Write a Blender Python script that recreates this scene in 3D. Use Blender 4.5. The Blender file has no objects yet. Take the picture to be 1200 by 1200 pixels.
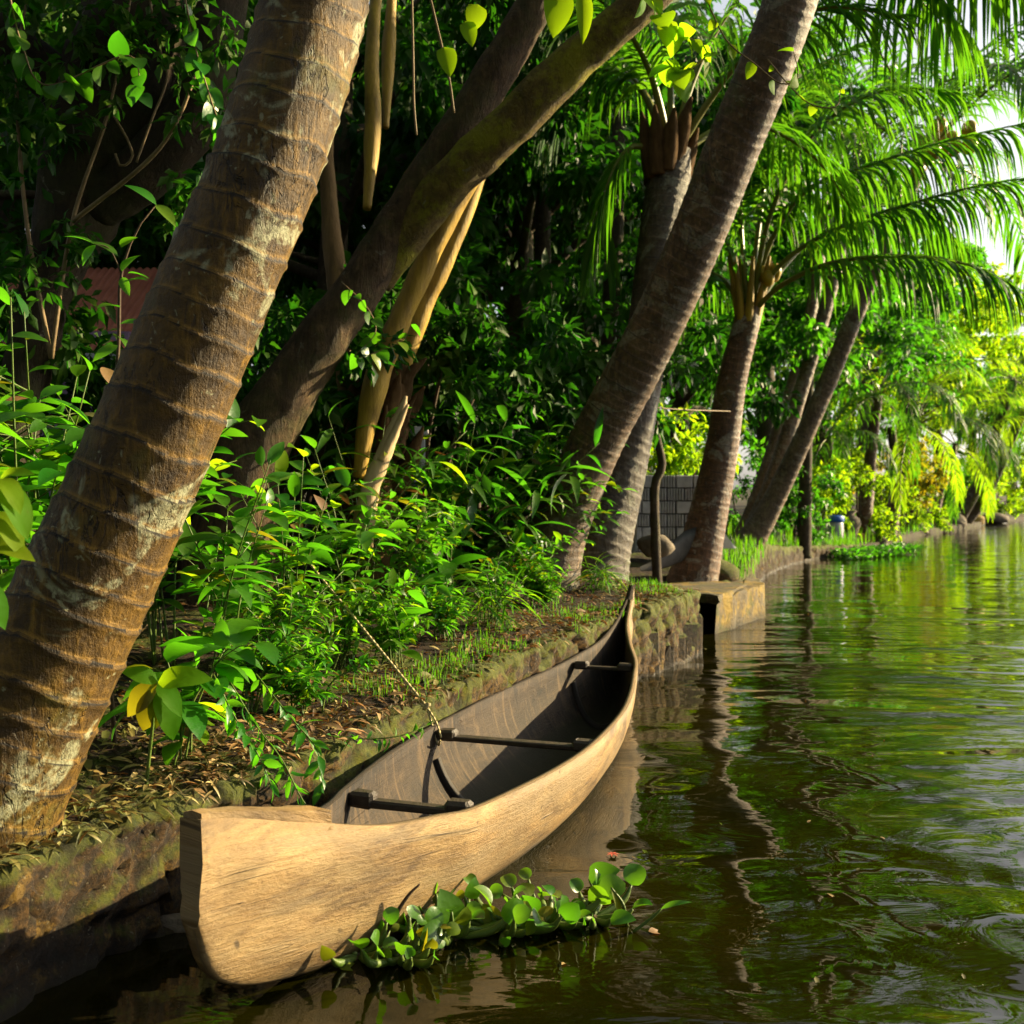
import bpy, math, random
import numpy as np
from mathutils import Vector, noise

random.seed(7)
RNG = np.random.default_rng(7)
SC = bpy.context.scene
COL = SC.collection
PI = math.pi
R = math.radians

# ------------------------------------------------------------------ camera
HZ, F, CZ = 586.0, 1200.0, 1.25          # horizon row, focal length (px), eye height above the water
cam = bpy.data.cameras.new('camera')
camo = bpy.data.objects.new('camera', cam)
COL.objects.link(camo)
camo.location = (0, 0, CZ)
camo.rotation_euler = (R(90), 0, 0)
cam.sensor_width = 36
cam.lens = 36
cam.shift_y = -(600 - HZ) / 1200.0
cam.clip_start = 0.05
cam.clip_end = 3000
cam.dof.use_dof = True
cam.dof.focus_distance = 3.6
cam.dof.aperture_fstop = 4.5
SC.camera = camo


def P(px, py, Y):
    """A point of the place at distance Y in front of the eye, from where the photo shows it."""
    return Vector(((px - 600) / F * Y, Y, CZ - (py - HZ) / F * Y))


# ------------------------------------------------------------------ objects
def root_loc(o):
    while o.parent is not None:
        o = o.parent
    return o.location


def tag(o, label=None, cat=None, group=None, kind=None):
    if label: o['label'] = label
    if cat: o['category'] = cat
    if group: o['group'] = group
    if kind: o['kind'] = kind
    return o


def thing(name, label, cat, loc=(0, 0, 0), group=None):
    o = bpy.data.objects.new(name, None)
    o.empty_display_size = 0.1
    COL.objects.link(o)
    o.location = loc
    return tag(o, label, cat, group)


def make_mesh(name, V, faces, mats, midx=None, smooth=True, attrs=None, uv=None):
    """faces: array (n,4) or (n,3), or list of such arrays."""
    V = np.asarray(V, dtype=np.float32).reshape(-1, 3)
    if not isinstance(faces, list) or (len(faces) and not isinstance(faces[0], np.ndarray)): faces = [np.array(faces)]
    faces = [np.asarray(f, dtype=np.int32) for f in faces if len(f)]
    me = bpy.data.meshes.new(name)
    nl = sum(f.size for f in faces)
    npoly = sum(len(f) for f in faces)
    me.vertices.add(len(V)); me.vertices.foreach_set('co', V.ravel())
    me.loops.add(nl)
    li = np.concatenate([f.ravel() for f in faces])
    me.loops.foreach_set('vertex_index', li)
    tot = np.concatenate([np.full(len(f), f.shape[1], np.int32) for f in faces])
    st = np.concatenate([[0], np.cumsum(tot)[:-1]]).astype(np.int32)
    me.polygons.add(npoly)
    me.polygons.foreach_set('loop_start', st)
    me.polygons.foreach_set('loop_total', tot)
    me.polygons.foreach_set('use_smooth', np.full(npoly, smooth, dtype=bool))
    if midx is not None:
        me.polygons.foreach_set('material_index', np.asarray(midx, np.int32))
    if not isinstance(mats, (list, tuple)): mats = [mats]
    for m in mats: me.materials.append(m)
    me.update(calc_edges=True)
    if attrs:
        for k, a in attrs.items():
            at = me.attributes.new(k, 'FLOAT', 'POINT')
            at.data.foreach_set('value', np.asarray(a, np.float32))
    if uv is not None:
        ul = me.uv_layers.new(name='UVMap')
        ul.data.foreach_set('uv', np.asarray(uv, np.float32)[li].ravel())
    me.validate()
    return me


def obj(name, me, parent=None, loc=None):
    o = bpy.data.objects.new(name, me)
    COL.objects.link(o)
    if parent is not None: o.parent = parent
    if loc is not None: o.location = loc
    return o


def part(name, V, faces, mats, parent=None, **k):
    """World-space shape linked as one mesh object; its origin goes to its thing's base."""
    V = np.asarray(V, dtype=np.float64).reshape(-1, 3)
    if parent is not None:
        V = V - np.array(root_loc(parent))
        return obj(name, make_mesh(name, V, faces, mats, **k), parent)
    c = np.array([V[:, 0].mean(), V[:, 1].mean(), V[:, 2].min()])
    o = obj(name, make_mesh(name, V - c, faces, mats, **k))
    o.location = c
    return o


class MB:
    def __init__(s): s.V = []; s.F4 = []; s.F3 = []; s.n = 0; s.m4 = []; s.m3 = []; s.ring = []; s.uv = []
    def add(s, V, F4=(), F3=(), mi=0, ring=None):
        V = np.asarray(V, float).reshape(-1, 3)
        if len(F4): s.F4.append(np.asarray(F4, int) + s.n); s.m4 += [mi] * len(F4)
        if len(F3): s.F3.append(np.asarray(F3, int) + s.n); s.m3 += [mi] * len(F3)
        s.V.append(V); s.n += len(V)
        s.ring.append(np.zeros(len(V)) if ring is None else np.asarray(ring))
    def box(s, c, size, rot=0, mi=0, bev=0.0, jit=0.0, tilt=None):
        sx, sy, sz = [v / 2 for v in size]
        b = min(bev, sx * .45, sy * .45, sz * .45)
        if b <= 0:
            v = np.array([[x, y, z] for z in (-sz, sz) for y in (-sy, sy) for x in (-sx, sx)], float)
            f = [[0, 2, 3, 1], [4, 5, 7, 6], [0, 1, 5, 4], [2, 6, 7, 3], [0, 4, 6, 2], [1, 3, 7, 5]]
            f3 = []
        else:
            v = []; 
            for z, ins in ((-sz, b), (-sz + b, 0), (sz - b, 0), (sz, b)):
                x, y = sx - ins, sy - ins
                bb = b if ins == 0 else b * .5
                for (a, d) in ((x - bb, -y), (x, -y + bb), (x, y - bb), (x - bb, y), (-x + bb, y), (-x, y - bb), (-x, -y + bb), (-x + bb, -y)):
                    v.append((a, d, z))
            v = np.array(v, float); f = []
            for k in range(3):
                for i in range(8):
                    j = (i + 1) % 8
                    f.append([k * 8 + i, k * 8 + j, k * 8 + 8 + j, k * 8 + 8 + i])
            f += [[24, 25, 26, 27], [24, 27, 28, 31], [28, 29, 30, 31], [3, 2, 1, 0], [7, 4, 3, 0], [7, 6, 5, 4]]
            f3 = []
        if jit: v = v + RNG.uniform(-jit, jit, v.shape)
        if tilt:
            ca, sa = math.cos(tilt), math.sin(tilt)
            v = np.stack([v[:, 0] * ca + v[:, 2] * sa, v[:, 1], -v[:, 0] * sa + v[:, 2] * ca], 1)
        ca, sa = math.cos(rot), math.sin(rot)
        v = np.stack([v[:, 0] * ca - v[:, 1] * sa, v[:, 0] * sa + v[:, 1] * ca, v[:, 2]], 1) + np.array(c, float)
        s.add(v, f, f3, mi)
    def tube(s, pts, rad, seg=10, mi=0, cap=True, step=None, noise_amp=0, nfreq=3, fn=None):
        V, F4, F3, r = tube(pts, rad, seg, cap, step, noise_amp, nfreq, fn)
        s.add(V, F4, F3, mi, r)
    def build(s, name, mats, parent=None, smooth=True, ring=False):
        V = np.concatenate(s.V)
        fs, mi = [], []
        if s.F4: fs.append(np.concatenate(s.F4)); mi += s.m4
        if s.F3: fs.append(np.concatenate(s.F3)); mi += s.m3
        return part(name, V, fs, mats, parent, midx=mi, smooth=smooth,
                    attrs={'ring': np.concatenate(s.ring)} if ring else None)


def catmull(pts, n=None, step=None):
    """Resample a list of rows (any width) along a Catmull-Rom curve at even steps of the first 3 columns."""
    A = np.asarray([list(p) for p in pts], float)
    if len(A) == 2:
        dense = A[0] + np.linspace(0, 1, 60)[:, None] * (A[1] - A[0])
    else:
        E = np.vstack([2 * A[0] - A[1], A, 2 * A[-1] - A[-2]])
        out = []
        for i in range(1, len(E) - 2):
            t = np.linspace(0, 1, 40, endpoint=False)[:, None]
            p0, p1, p2, p3 = E[i - 1], E[i], E[i + 1], E[i + 2]
            out.append(.5 * (2 * p1 + (p2 - p0) * t + (2 * p0 - 5 * p1 + 4 * p2 - p3) * t * t + (3 * p1 - p0 - 3 * p2 + p3) * t ** 3))
        out.append(A[-1:])
        dense = np.vstack(out)
    sl = np.concatenate([[0], np.cumsum(np.linalg.norm(np.diff(dense[:, :3], axis=0), axis=1))])
    if n is None: n = max(3, int(sl[-1] / step) + 1)
    q = np.linspace(0, sl[-1], n)
    return np.stack([np.interp(q, sl, dense[:, k]) for k in range(A.shape[1])], 1), q


def frames(C):
    T = np.gradient(C, axis=0)
    T /= np.linalg.norm(T, axis=1)[:, None] + 1e-12
    ref = np.array([0, 1.0, 0]) if abs(T[0][1]) < .9 else np.array([1.0, 0, 0])
    N = np.zeros_like(C)
    n = ref - T[0] * ref.dot(T[0]); n /= np.linalg.norm(n)
    for i in range(len(C)):
        n = n - T[i] * n.dot(T[i]); n /= np.linalg.norm(n)
        N[i] = n
    return T, N, np.cross(T, N)


def tube(pts, rad, seg=10, cap=True, step=None, noise_amp=0, nfreq=3, fn=None):
    """pts rows xyz; rad scalar or list. fn(arc, theta)->(radial offset, ring) arrays."""
    pts = [list(p) for p in pts]
    if np.isscalar(rad): rad = [rad] * len(pts)
    rows = [p + [r] for p, r in zip(pts, rad)]
    L = sum(math.dist(a, b) for a, b in zip(pts, pts[1:]))
    C, q = catmull(rows, step=step or max(L / 24, .004))
    rr = C[:, 3]; C = C[:, :3]
    T, N, B = frames(C)
    th = np.linspace(0, 2 * PI, seg, endpoint=False)
    n = len(C)
    TH, Q = np.meshgrid(th, q)
    off = np.zeros_like(TH); ring = np.zeros_like(TH)
    if fn: off, ring = fn(Q, TH)
    rad2 = rr[:, None] * (1 + 0 * TH) + off
    V = C[:, None, :] + rad2[..., None] * (np.cos(TH)[..., None] * N[:, None, :] + np.sin(TH)[..., None] * B[:, None, :])
    V = V.reshape(-1, 3)
    if noise_amp:
        ctr = np.repeat(C, seg, 0)
        d = V - ctr
        k = np.array([1 + noise_amp * (noise.noise(Vector(v * nfreq)) + .5 * noise.noise(Vector(v * nfreq * 2.7))) for v in V])
        V = ctr + d * k[:, None]
    i = np.arange(n - 1)[:, None] * seg; j = np.arange(seg)[None, :]; j2 = (j + 1) % seg
    F4 = np.stack([i + j, i + j2, i + seg + j2, i + seg + j], -1).reshape(-1, 4)
    ring = ring.ravel()
    F3 = []
    if cap:
        a = len(V)
        V = np.vstack([V, C[0], C[-1]]); ring = np.concatenate([ring, [.5, .5]])
        for k in range(seg):
            F3.append([a, (k + 1) % seg, k])
            F3.append([a + 1, (n - 1) * seg + k, (n - 1) * seg + (k + 1) % seg])
    return V, F4, np.array(F3, int).reshape(-1, 3), ring


# ------------------------------------------------------------------ materials
def new_mat(name):
    m = bpy.data.materials.new(name); m.use_nodes = True
    nt = m.node_tree
    for n in list(nt.nodes): nt.nodes.remove(n)
    return m, nt


ALB = .70      # the photograph is exposed for the shade: real surfaces are darker than they show


class NT:
    def __init__(s, name):
        s.m, s.nt = new_mat(name)
        s.out = s.node('ShaderNodeOutputMaterial')
    def node(s, t, **k):
        n = s.nt.nodes.new(t)
        for a, v in k.items(): setattr(n, a, v)
        return n
    def link(s, a, b): s.nt.links.new(a, b)
    def val(s, n, sock, v):
        if hasattr(v, 'is_linked') or hasattr(v, 'links'): s.link(v, n.inputs[sock])
        else: n.inputs[sock].default_value = v
    def noise(s, scale, detail=4, rough=.6, vec=None, dist=0):
        n = s.node('ShaderNodeTexNoise'); n.inputs['Scale'].default_value = scale
        n.inputs['Detail'].default_value = detail; n.inputs['Roughness'].default_value = rough
        n.inputs['Distortion'].default_value = dist
        if vec is not None: s.link(vec, n.inputs['Vector'])
        return n.outputs['Fac']
    def vor(s, scale, vec=None, feature='F1', out='Distance'):
        n = s.node('ShaderNodeTexVoronoi', feature=feature); n.inputs['Scale'].default_value = scale
        if vec is not None: s.link(vec, n.inputs['Vector'])
        return n.outputs[out]
    def ramp(s, fac, stops, interp='LINEAR'):
        n = s.node('ShaderNodeValToRGB'); n.color_ramp.interpolation = interp
        e = n.color_ramp.elements
        while len(e) < len(stops): e.new(.5)
        for x, (p, c) in zip(e, stops):
            x.position = p; x.color = (*[v * ALB for v in c[:3]], 1)
        s.link(fac, n.inputs['Fac'])
        return n.outputs['Color']
    def mix(s, fac, a, b, mode='MIX'):
        n = s.node('ShaderNodeMix', data_type='RGBA', blend_type=mode)
        s.val(n, 0, fac)
        for k, v in ((6, a), (7, b)):
            if isinstance(v, tuple): n.inputs[k].default_value = (*[q * ALB for q in v[:3]], 1)
            else: s.link(v, n.inputs[k])
        return n.outputs[2]
    def math(s, op, a, b=0.0, c=0.0):
        n = s.node('ShaderNodeMath', operation=op)
        s.val(n, 0, a); s.val(n, 1, b); s.val(n, 2, c)
        return n.outputs[0]
    def smooth(s, v, lo, hi):
        n = s.node('ShaderNodeMapRange', interpolation_type='SMOOTHSTEP')
        s.val(n, 0, v); n.inputs[1].default_value = lo; n.inputs[2].default_value = hi
        return n.outputs[0]
    def scaled(s, vec, sc):
        n = s.node('ShaderNodeMapping'); n.inputs['Scale'].default_value = sc
        s.link(vec, n.inputs['Vector']); return n.outputs[0]
    def obj(s): return s.node('ShaderNodeTexCoord').outputs['Object']
    def pos(s): return s.node('ShaderNodeNewGeometry').outputs['Position']
    def bump(s, h, dist, strength=1.0, normal=None):
        n = s.node('ShaderNodeBump'); n.inputs['Distance'].default_value = dist; n.inputs['Strength'].default_value = strength
        s.link(h, n.inputs['Height'])
        if normal is not None: s.link(normal, n.inputs['Normal'])
        return n.outputs[0]
    def bsdf(s, color, rough=.7, normal=None, spec=.5, **k):
        n = s.node('ShaderNodeBsdfPrincipled')
        s.val(n, 'Base Color', (*color, 1) if isinstance(color, tuple) else color)
        s.val(n, 'Roughness', rough)
        n.inputs['Specular IOR Level'].default_value = spec
        if normal is not None: s.link(normal, n.inputs['Normal'])
        for a, v in k.items(): s.val(n, a.replace('_', ' '), v)
        return n.outputs[0]
    def done(s, sh): s.link(sh, s.out.inputs['Surface']); return s.m


def leaf_mat(name, stops, trans, tmix=.45, rough=.38, spec=.5, veins=True):
    """Leaf: a reflecting face and light shining through; each leaf its own tint of the ramp."""
    t = NT(name)
    rnd = t.node('ShaderNodeNewGeometry').outputs['Random Per Island']
    col = t.ramp(rnd, stops)
    big = t.noise(1.3, 2, .5, t.pos())
    col = t.mix(t.smooth(big, .35, .68), col, t.mix(.6, col, (.09, .16, .008)))
    mott = t.noise(60, 3, .6, t.pos())
    col = t.mix(t.smooth(mott, .62, .8), col, t.mix(.45, col, (.12, .12, .02)))
    nrm = t.bump(t.noise(35, 2, .5, t.pos()), .004, .6)
    a = t.bsdf(col, rough, nrm, spec)
    tr = t.node('ShaderNodeBsdfTranslucent')
    tc = t.mix(rnd, tuple(trans), (trans[0] * 1.7, trans[1] * 1.05, trans[2]))
    t.link(tc, tr.inputs['Color'])
    mx = t.node('ShaderNodeMixShader'); mx.inputs[0].default_value = tmix
    t.link(a, mx.inputs[1]); t.link(tr.outputs[0], mx.inputs[2])
    return t.done(mx.outputs[0])


M = {}
M['leaf_broad'] = leaf_mat('leaf_broad', [(0, (.010, .095, .004)), (.55, (.020, .16, .006)), (.85, (.05, .20, .006)), (1, (.20, .26, .010))], (.13, .62, .012), spec=.4)
M['leaf_lance'] = leaf_mat('leaf_lance', [(0, (.009, .085, .006)), (.7, (.018, .14, .008)), (1, (.07, .20, .008))], (.10, .55, .015), spec=.4)
M['leaf_small'] = leaf_mat('leaf_small', [(0, (.014, .12, .004)), (.7, (.028, .18, .006)), (1, (.10, .24, .008))], (.14, .62, .012), spec=.35)
M['leaf_shaded'] = leaf_mat('leaf_shaded', [(0, (.004, .034, .004)), (.7, (.008, .060, .004)), (1, (.030, .11, .006))], (.04, .26, .008), .35, .5, .14)  # darkened to put the wood's deep shade into the leaf colour
M['leaf_wood'] = leaf_mat('leaf_wood', [(0, (.008, .075, .006)), (.6, (.016, .115, .006)), (1, (.06, .16, .008))], (.10, .52, .012), .45, .46, .28)
M['leaf_bright'] = leaf_mat('leaf_bright', [(0, (.025, .15, .006)), (.5, (.06, .21, .006)), (1, (.18, .26, .008))], (.36, .80, .010), .58, .6, .08)  # brightened to put far-bank sunlight into the leaf colour and translucency
M['leaf_yellow'] = leaf_mat('leaf_yellow', [(0, (.085, .16, .008)), (.7, (.16, .19, .010)), (1, (.26, .19, .012))], (.26, .36, .01), .45, .5, .2)
M['leaf_orange'] = leaf_mat('leaf_orange', [(0, (.04, .15, .01)), (.6, (.12, .19, .012)), (1, (.40, .17, .012))], (.40, .50, .012), .45, .45, .2)
M['leaf_hyacinth'] = leaf_mat('leaf_hyacinth', [(0, (.018, .13, .006)), (.7, (.045, .20, .008)), (1, (.14, .20, .008))], (.14, .50, .012), .4, .3, .5)
M['frond'] = leaf_mat('frond', [(0, (.010, .075, .010)), (.6, (.020, .115, .010)), (.9, (.05, .16, .010)), (1, (.20, .20, .012))], (.12, .48, .012), .45, .5, .15)
M['frond_gold'] = leaf_mat('frond_gold', [(0, (.035, .14, .01)), (.6, (.075, .19, .010)), (1, (.22, .24, .012))], (.30, .70, .012), .58, .6, .08)
M['frond_dead'] = leaf_mat('frond_dead', [(0, (.10, .065, .025)), (1, (.26, .17, .06))], (.30, .18, .04), .3, .6)
M['grass'] = leaf_mat('grass', [(0, (.018, .11, .005)), (.7, (.04, .17, .006)), (1, (.13, .23, .008))], (.16, .58, .012), .4, .5, .2)


def simple(name, c1, c2, scale, rough=.8, bump=.004, bscale=None, spec=.3, stretch=(1, 1, 1)):
    t = NT(name); v = t.scaled(t.obj(), stretch)
    n = t.noise(scale, 6, .65, v)
    col = t.ramp(n, [(.3, c1), (.7, c2)])
    nr = t.bump(t.noise(bscale or scale * 3, 5, .7, v), bump)
    return t.done(t.bsdf(col, rough, nr, spec))


M['stalk'] = simple('stalk', (.05, .11, .012), (.12, .17, .02), 12, .5)
M['rachis'] = simple('rachis', (.11, .15, .015), (.24, .22, .03), 6, .42, .001)
M['petiole'] = simple('petiole', (.20, .115, .014), (.60, .38, .035), 7, .6, .008, 40, .3, (1.6, 1.6, .35))
M['petiole_dead'] = simple('petiole_dead', (.10, .06, .022), (.30, .18, .07), 7, .75, .008, 40, .2, (1.6, 1.6, .35))
M['twig'] = simple('twig', (.035, .022, .012), (.10, .06, .03), 14, .8)
M['vine_stem'] = simple('vine_stem', (.14, .09, .04), (.30, .21, .10), 14, .7)
M['fibre'] = simple('fibre', (.05, .028, .012), (.15, .085, .035), 18, .95, .012, 60, .1, (1, 1, .3))
M['rope'] = simple('rope', (.42, .34, .16), (.62, .52, .28), 60, .85, .002, 200)
M['husk'] = simple('husk', (.42, .27, .02), (.60, .42, .04), 5, .4)
M['concrete'] = simple('concrete', (.13, .13, .12), (.26, .26, .25), 7, .9, .006, 40)
M['block'] = simple('block', (.36, .37, .40), (.58, .59, .62), 9, .95, .006, 50)
M['sheet'] = simple('sheet', (.42, .45, .52), (.62, .64, .68), 5, .6, .01, 8)
M['white_wall'] = simple('white_wall', (.46, .44, .50), (.62, .60, .62), 3, .85)
M['mauve_wall'] = simple('mauve_wall', (.30, .20, .34), (.40, .28, .44), 3, .85)
M['tile'] = simple('tile', (.40, .12, .075), (.58, .20, .13), 4, .8, .01, 20)
M['blue'] = simple('blue', (.02, .10, .48), (.03, .14, .60), 4, .4, .001)
M['barrel'] = simple('barrel', (.30, .30, .34), (.42, .42, .46), 4, .5, .001)
M['dead_leaf'] = leaf_mat('dead_leaf', [(0, (.05, .028, .012)), (.5, (.16, .085, .03)), (.8, (.34, .17, .055)), (1, (.48, .34, .15))], (.26, .13, .03), .2, .6)
M['straw'] = leaf_mat('straw', [(0, (.06, .035, .012)), (.55, (.20, .13, .045)), (1, (.55, .44, .18))], (.3, .22, .06), .15, .55)
M['red_flower'] = simple('red_flower', (.38, .05, .03), (.5, .10, .05), 9, .6)
M['bone'] = simple('bone', (.40, .28, .14), (.60, .45, .24), 9, .7, .006, 30, .3, (1, 1, .2))


def palm_bark(name, base, hi, lichen, line, moss=(.09, .10, .015), moss_amt=.45, lich_amt=.5, rough=.62, spec=.35):
    t = NT(name); o = t.obj()
    at = t.node('ShaderNodeAttribute', attribute_name='ring').outputs['Fac']
    n1 = t.noise(5, 6, .65, o); n2 = t.noise(22, 6, .75, o)
    fib = t.noise(9, 5, .7, t.scaled(o, (4, 4, .5)))
    col = t.ramp(n1, [(.28, base), (.62, hi)])
    col = t.mix(t.smooth(n2, .38, .72), t.mix(.62, col, (.018, .011, .006)), col)
    col = t.mix(t.math('MULTIPLY', t.smooth(fib, .5, .75), .55), col, tuple(min(1, c * 1.6) for c in hi))
    col = t.mix(t.math('MULTIPLY', t.smooth(t.noise(2.6, 5, .7, o), .54, .66), moss_amt), col, moss)
    lp = t.math('MULTIPLY', t.smooth(t.noise(3.4, 4, .6, o, 1.2), .54, .60), t.smooth(t.noise(45, 4, .75, o), .34, .56))
    fl = t.smooth(t.noise(17, 4, .6, o, .8), .64, .68)
    col = t.mix(t.math('MULTIPLY', fl, lich_amt * .7), col, lichen)
    ck = t.smooth(t.math('SUBTRACT', .022, t.math('ABSOLUTE', t.math('SUBTRACT', t.noise(7, 4, .6, t.scaled(o, (3, 3, .7)), 1.0), .5))), 0, .018)
    ck = t.math('MULTIPLY', ck, t.smooth(t.noise(3, 3, .6, o), .46, .58))
    col = t.mix(t.math('MULTIPLY', ck, .75), col, line)
    col = t.mix(t.math('MULTIPLY', lp, lich_amt), col, lichen)
    col = t.mix(t.math('MULTIPLY', t.smooth(at, .86, .95), .92), col, line)
    col = t.mix(t.math('MULTIPLY', t.smooth(t.math('SUBTRACT', .16, at), 0, .13), .4), col, tuple(min(1, c * 1.7) for c in hi))
    h = t.math('SUBTRACT', t.math('ADD', t.math('MULTIPLY', n2, .8), t.math('MULTIPLY', fib, .5)), t.math('MULTIPLY', ck, .8))
    nr = t.bump(h, .012)
    return t.done(t.bsdf(col, rough, nr, spec))


M['palm_near'] = palm_bark('palm_near', (.020, .0095, .002), (.205, .112, .014), (.38, .39, .24), (.006, .004, .002), rough=.6, lich_amt=.75, spec=.2)
M['palm_grey'] = palm_bark('palm_grey', (.085, .046, .024), (.23, .145, .080), (.34, .33, .27), (.025, .018, .012), moss=(.07, .10, .02), moss_amt=.5)
M['palm_pale'] = palm_bark('palm_pale', (.16, .10, .06), (.36, .25, .15), (.42, .40, .32), (.05, .035, .02), moss=(.10, .12, .03), moss_amt=.35)
M['palm_moss'] = palm_bark('palm_moss', (.045, .032, .018), (.12, .09, .055), (.28, .29, .22), (.008, .006, .004), moss=(.06, .085, .015), moss_amt=.6)
M['palm_red'] = palm_bark('palm_red', (.11, .050, .022), (.27, .135, .065), (.40, .36, .29), (.025, .014, .009), moss_amt=.3, lich_amt=.75)


def bark(name, c1, c2, moss, moss_amt, stretch=(3, 3, .5), sc=5, d=.03):
    t = NT(name); o = t.obj(); v = t.scaled(o, stretch)
    f = t.noise(sc, 7, .7, v, .6); n2 = t.noise(14, 6, .7, o)
    rid = t.math('ABSOLUTE', t.math('SUBTRACT', f, .5))
    col = t.ramp(f, [(.3, c1), (.65, c2)])
    col = t.mix(t.smooth(n2, .4, .7), t.mix(.55, col, tuple(c * .3 for c in c1)), col)
    col = t.mix(t.math('MULTIPLY', t.smooth(t.noise(2.5, 6, .75, o), .46, .60), moss_amt), col, moss)
    lp = t.smooth(t.noise(7, 4, .6, o, 1.0), .64, .70)
    col = t.mix(t.math('MULTIPLY', lp, .45), col, (.34, .33, .24))
    h = t.math('ADD', t.math('MULTIPLY', rid, 1.4), t.math('MULTIPLY', n2, .35))
    return t.done(t.bsdf(col, .85, t.bump(h, d), .25))


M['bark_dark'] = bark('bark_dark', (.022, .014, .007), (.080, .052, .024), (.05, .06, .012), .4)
M['bark_brown'] = bark('bark_brown', (.05, .028, .013), (.25, .150, .070), (.09, .10, .015), .35, sc=7, d=.06)
M['bark_moss'] = bark('bark_moss', (.12, .075, .02), (.36, .25, .05), (.34, .31, .015), .95, (1.6, 1.6, .9), 8, .06)
M['bark_plain'] = bark('bark_plain', (.06, .042, .024), (.16, .115, .07), (.07, .085, .02), .4)


def wood_mat(name, c_dark, c_mid, c_hi, weather, rough=.62, streak=1.0, spots=.8, arcs=0):
    """Weathered planed timber; UV runs along the boat and round its girth, in metres."""
    t = NT(name)
    uv = t.node('ShaderNodeTexCoord').outputs['UV']
    g1 = t.noise(5, 7, .7, t.scaled(uv, (.8, 1.7, 1)), 1.4)
    g2 = t.noise(26, 5, .7, t.scaled(uv, (.25, 3.5, 1)), .4)
    big = t.noise(2.1, 5, .6, t.scaled(uv, (.8, 1.6, 1)), .5)
    fine = t.noise(75, 5, .75, t.scaled(uv, (.7, 1.2, 1)))
    col = t.ramp(g1, [(.25, c_dark), (.5, c_mid), (.75, c_hi)])
    col = t.mix(t.math('MULTIPLY', t.smooth(g2, .5, .68), .45 * streak), col, tuple(c * .5 for c in c_dark))
    col = t.mix(t.math('MULTIPLY', t.smooth(big, .44, .62), .7), col, weather)
    sm = t.noise(1.3, 6, .72, t.scaled(uv, (1.0, 2.2, 1)), .8)
    col = t.mix(t.math('MULTIPLY', t.smooth(sm, .49, .64), .9), col, tuple(c * .45 for c in (c_dark[0], c_dark[1], c_dark[2] * 1.15)))
    col = t.mix(t.math('MULTIPLY', t.smooth(fine, .52, .70), .5), col, tuple(c * .42 for c in c_dark))
    pit = t.noise(130, 3, .6, t.scaled(uv, (.6, 1, 1)))
    col = t.mix(t.math('MULTIPLY', t.smooth(pit, .60, .70), .5), col, tuple(c * .25 for c in c_dark))
    grey = t.noise(2.7, 6, .7, t.scaled(uv, (.7, 2.6, 1)), .5)
    col = t.mix(t.math('MULTIPLY', t.smooth(grey, .46, .60), .6), col, (c_mid[0] * .72, c_mid[1] * .84, c_mid[2] * 1.15))
    if arcs:    # adze strokes and rubbed bands running round the inside
        ar = t.noise(5, 6, .7, t.scaled(uv, (2.2, .35, 1)), 2.4)
        col = t.mix(t.math('MULTIPLY', t.smooth(ar, .50, .64), arcs), col, c_hi)
        ar2 = t.noise(7, 6, .7, t.scaled(uv, (2.0, .4, 1)), 2.0)
        col = t.mix(t.math('MULTIPLY', t.smooth(ar2, .56, .66), arcs), col, tuple(c * .6 for c in c_dark))
    sp = t.noise(15, 2, .4, t.scaled(uv, (1.1, .7, 1)))
    col = t.mix(t.math('MULTIPLY', t.smooth(sp, .70, .76), spots), col, (.035, .02, .008))
    crack = t.math('ABSOLUTE', t.math('SUBTRACT', t.noise(5, 3, .5, t.scaled(uv, (.16, 3.0, 1)), 1.2), .5))
    ck = t.smooth(t.math('SUBTRACT', .012, crack), 0, .010)
    ck = t.math('MULTIPLY', ck, t.smooth(t.noise(2.4, 2, .5, uv), .56, .66))
    col = t.mix(t.math('MULTIPLY', ck, .8), col, (.03, .016, .007))
    # damp tide mark near the waterline, with an uneven edge
    z = t.node('ShaderNodeSeparateXYZ'); t.link(t.pos(), z.inputs[0])
    wet = t.smooth(t.math('SUBTRACT', .035, t.math('ADD', z.outputs[2], t.math('MULTIPLY', g1, .03))), -.015, .02)
    col = t.mix(t.math('MULTIPLY', wet, .8), col, (.022, .020, .006))
    h = t.math('ADD', t.math('MULTIPLY', g2, .5), t.math('SUBTRACT', t.math('MULTIPLY', fine, .7), ck))
    return t.done(t.bsdf(col, rough, t.bump(h, .006), .3))


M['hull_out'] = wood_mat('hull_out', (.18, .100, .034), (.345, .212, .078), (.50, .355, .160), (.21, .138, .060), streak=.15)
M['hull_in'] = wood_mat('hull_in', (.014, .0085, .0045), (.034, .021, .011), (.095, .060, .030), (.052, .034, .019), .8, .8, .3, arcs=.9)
M['wood_bar'] = simple('wood_bar', (.025, .017, .011), (.07, .048, .03), 9, .55, .004, 40, .4, (3, .4, 3))
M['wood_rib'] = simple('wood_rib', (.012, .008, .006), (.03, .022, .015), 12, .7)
M['wood_grey'] = simple('wood_grey', (.06, .06, .06), (.13, .125, .12), 8, .7)


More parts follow.
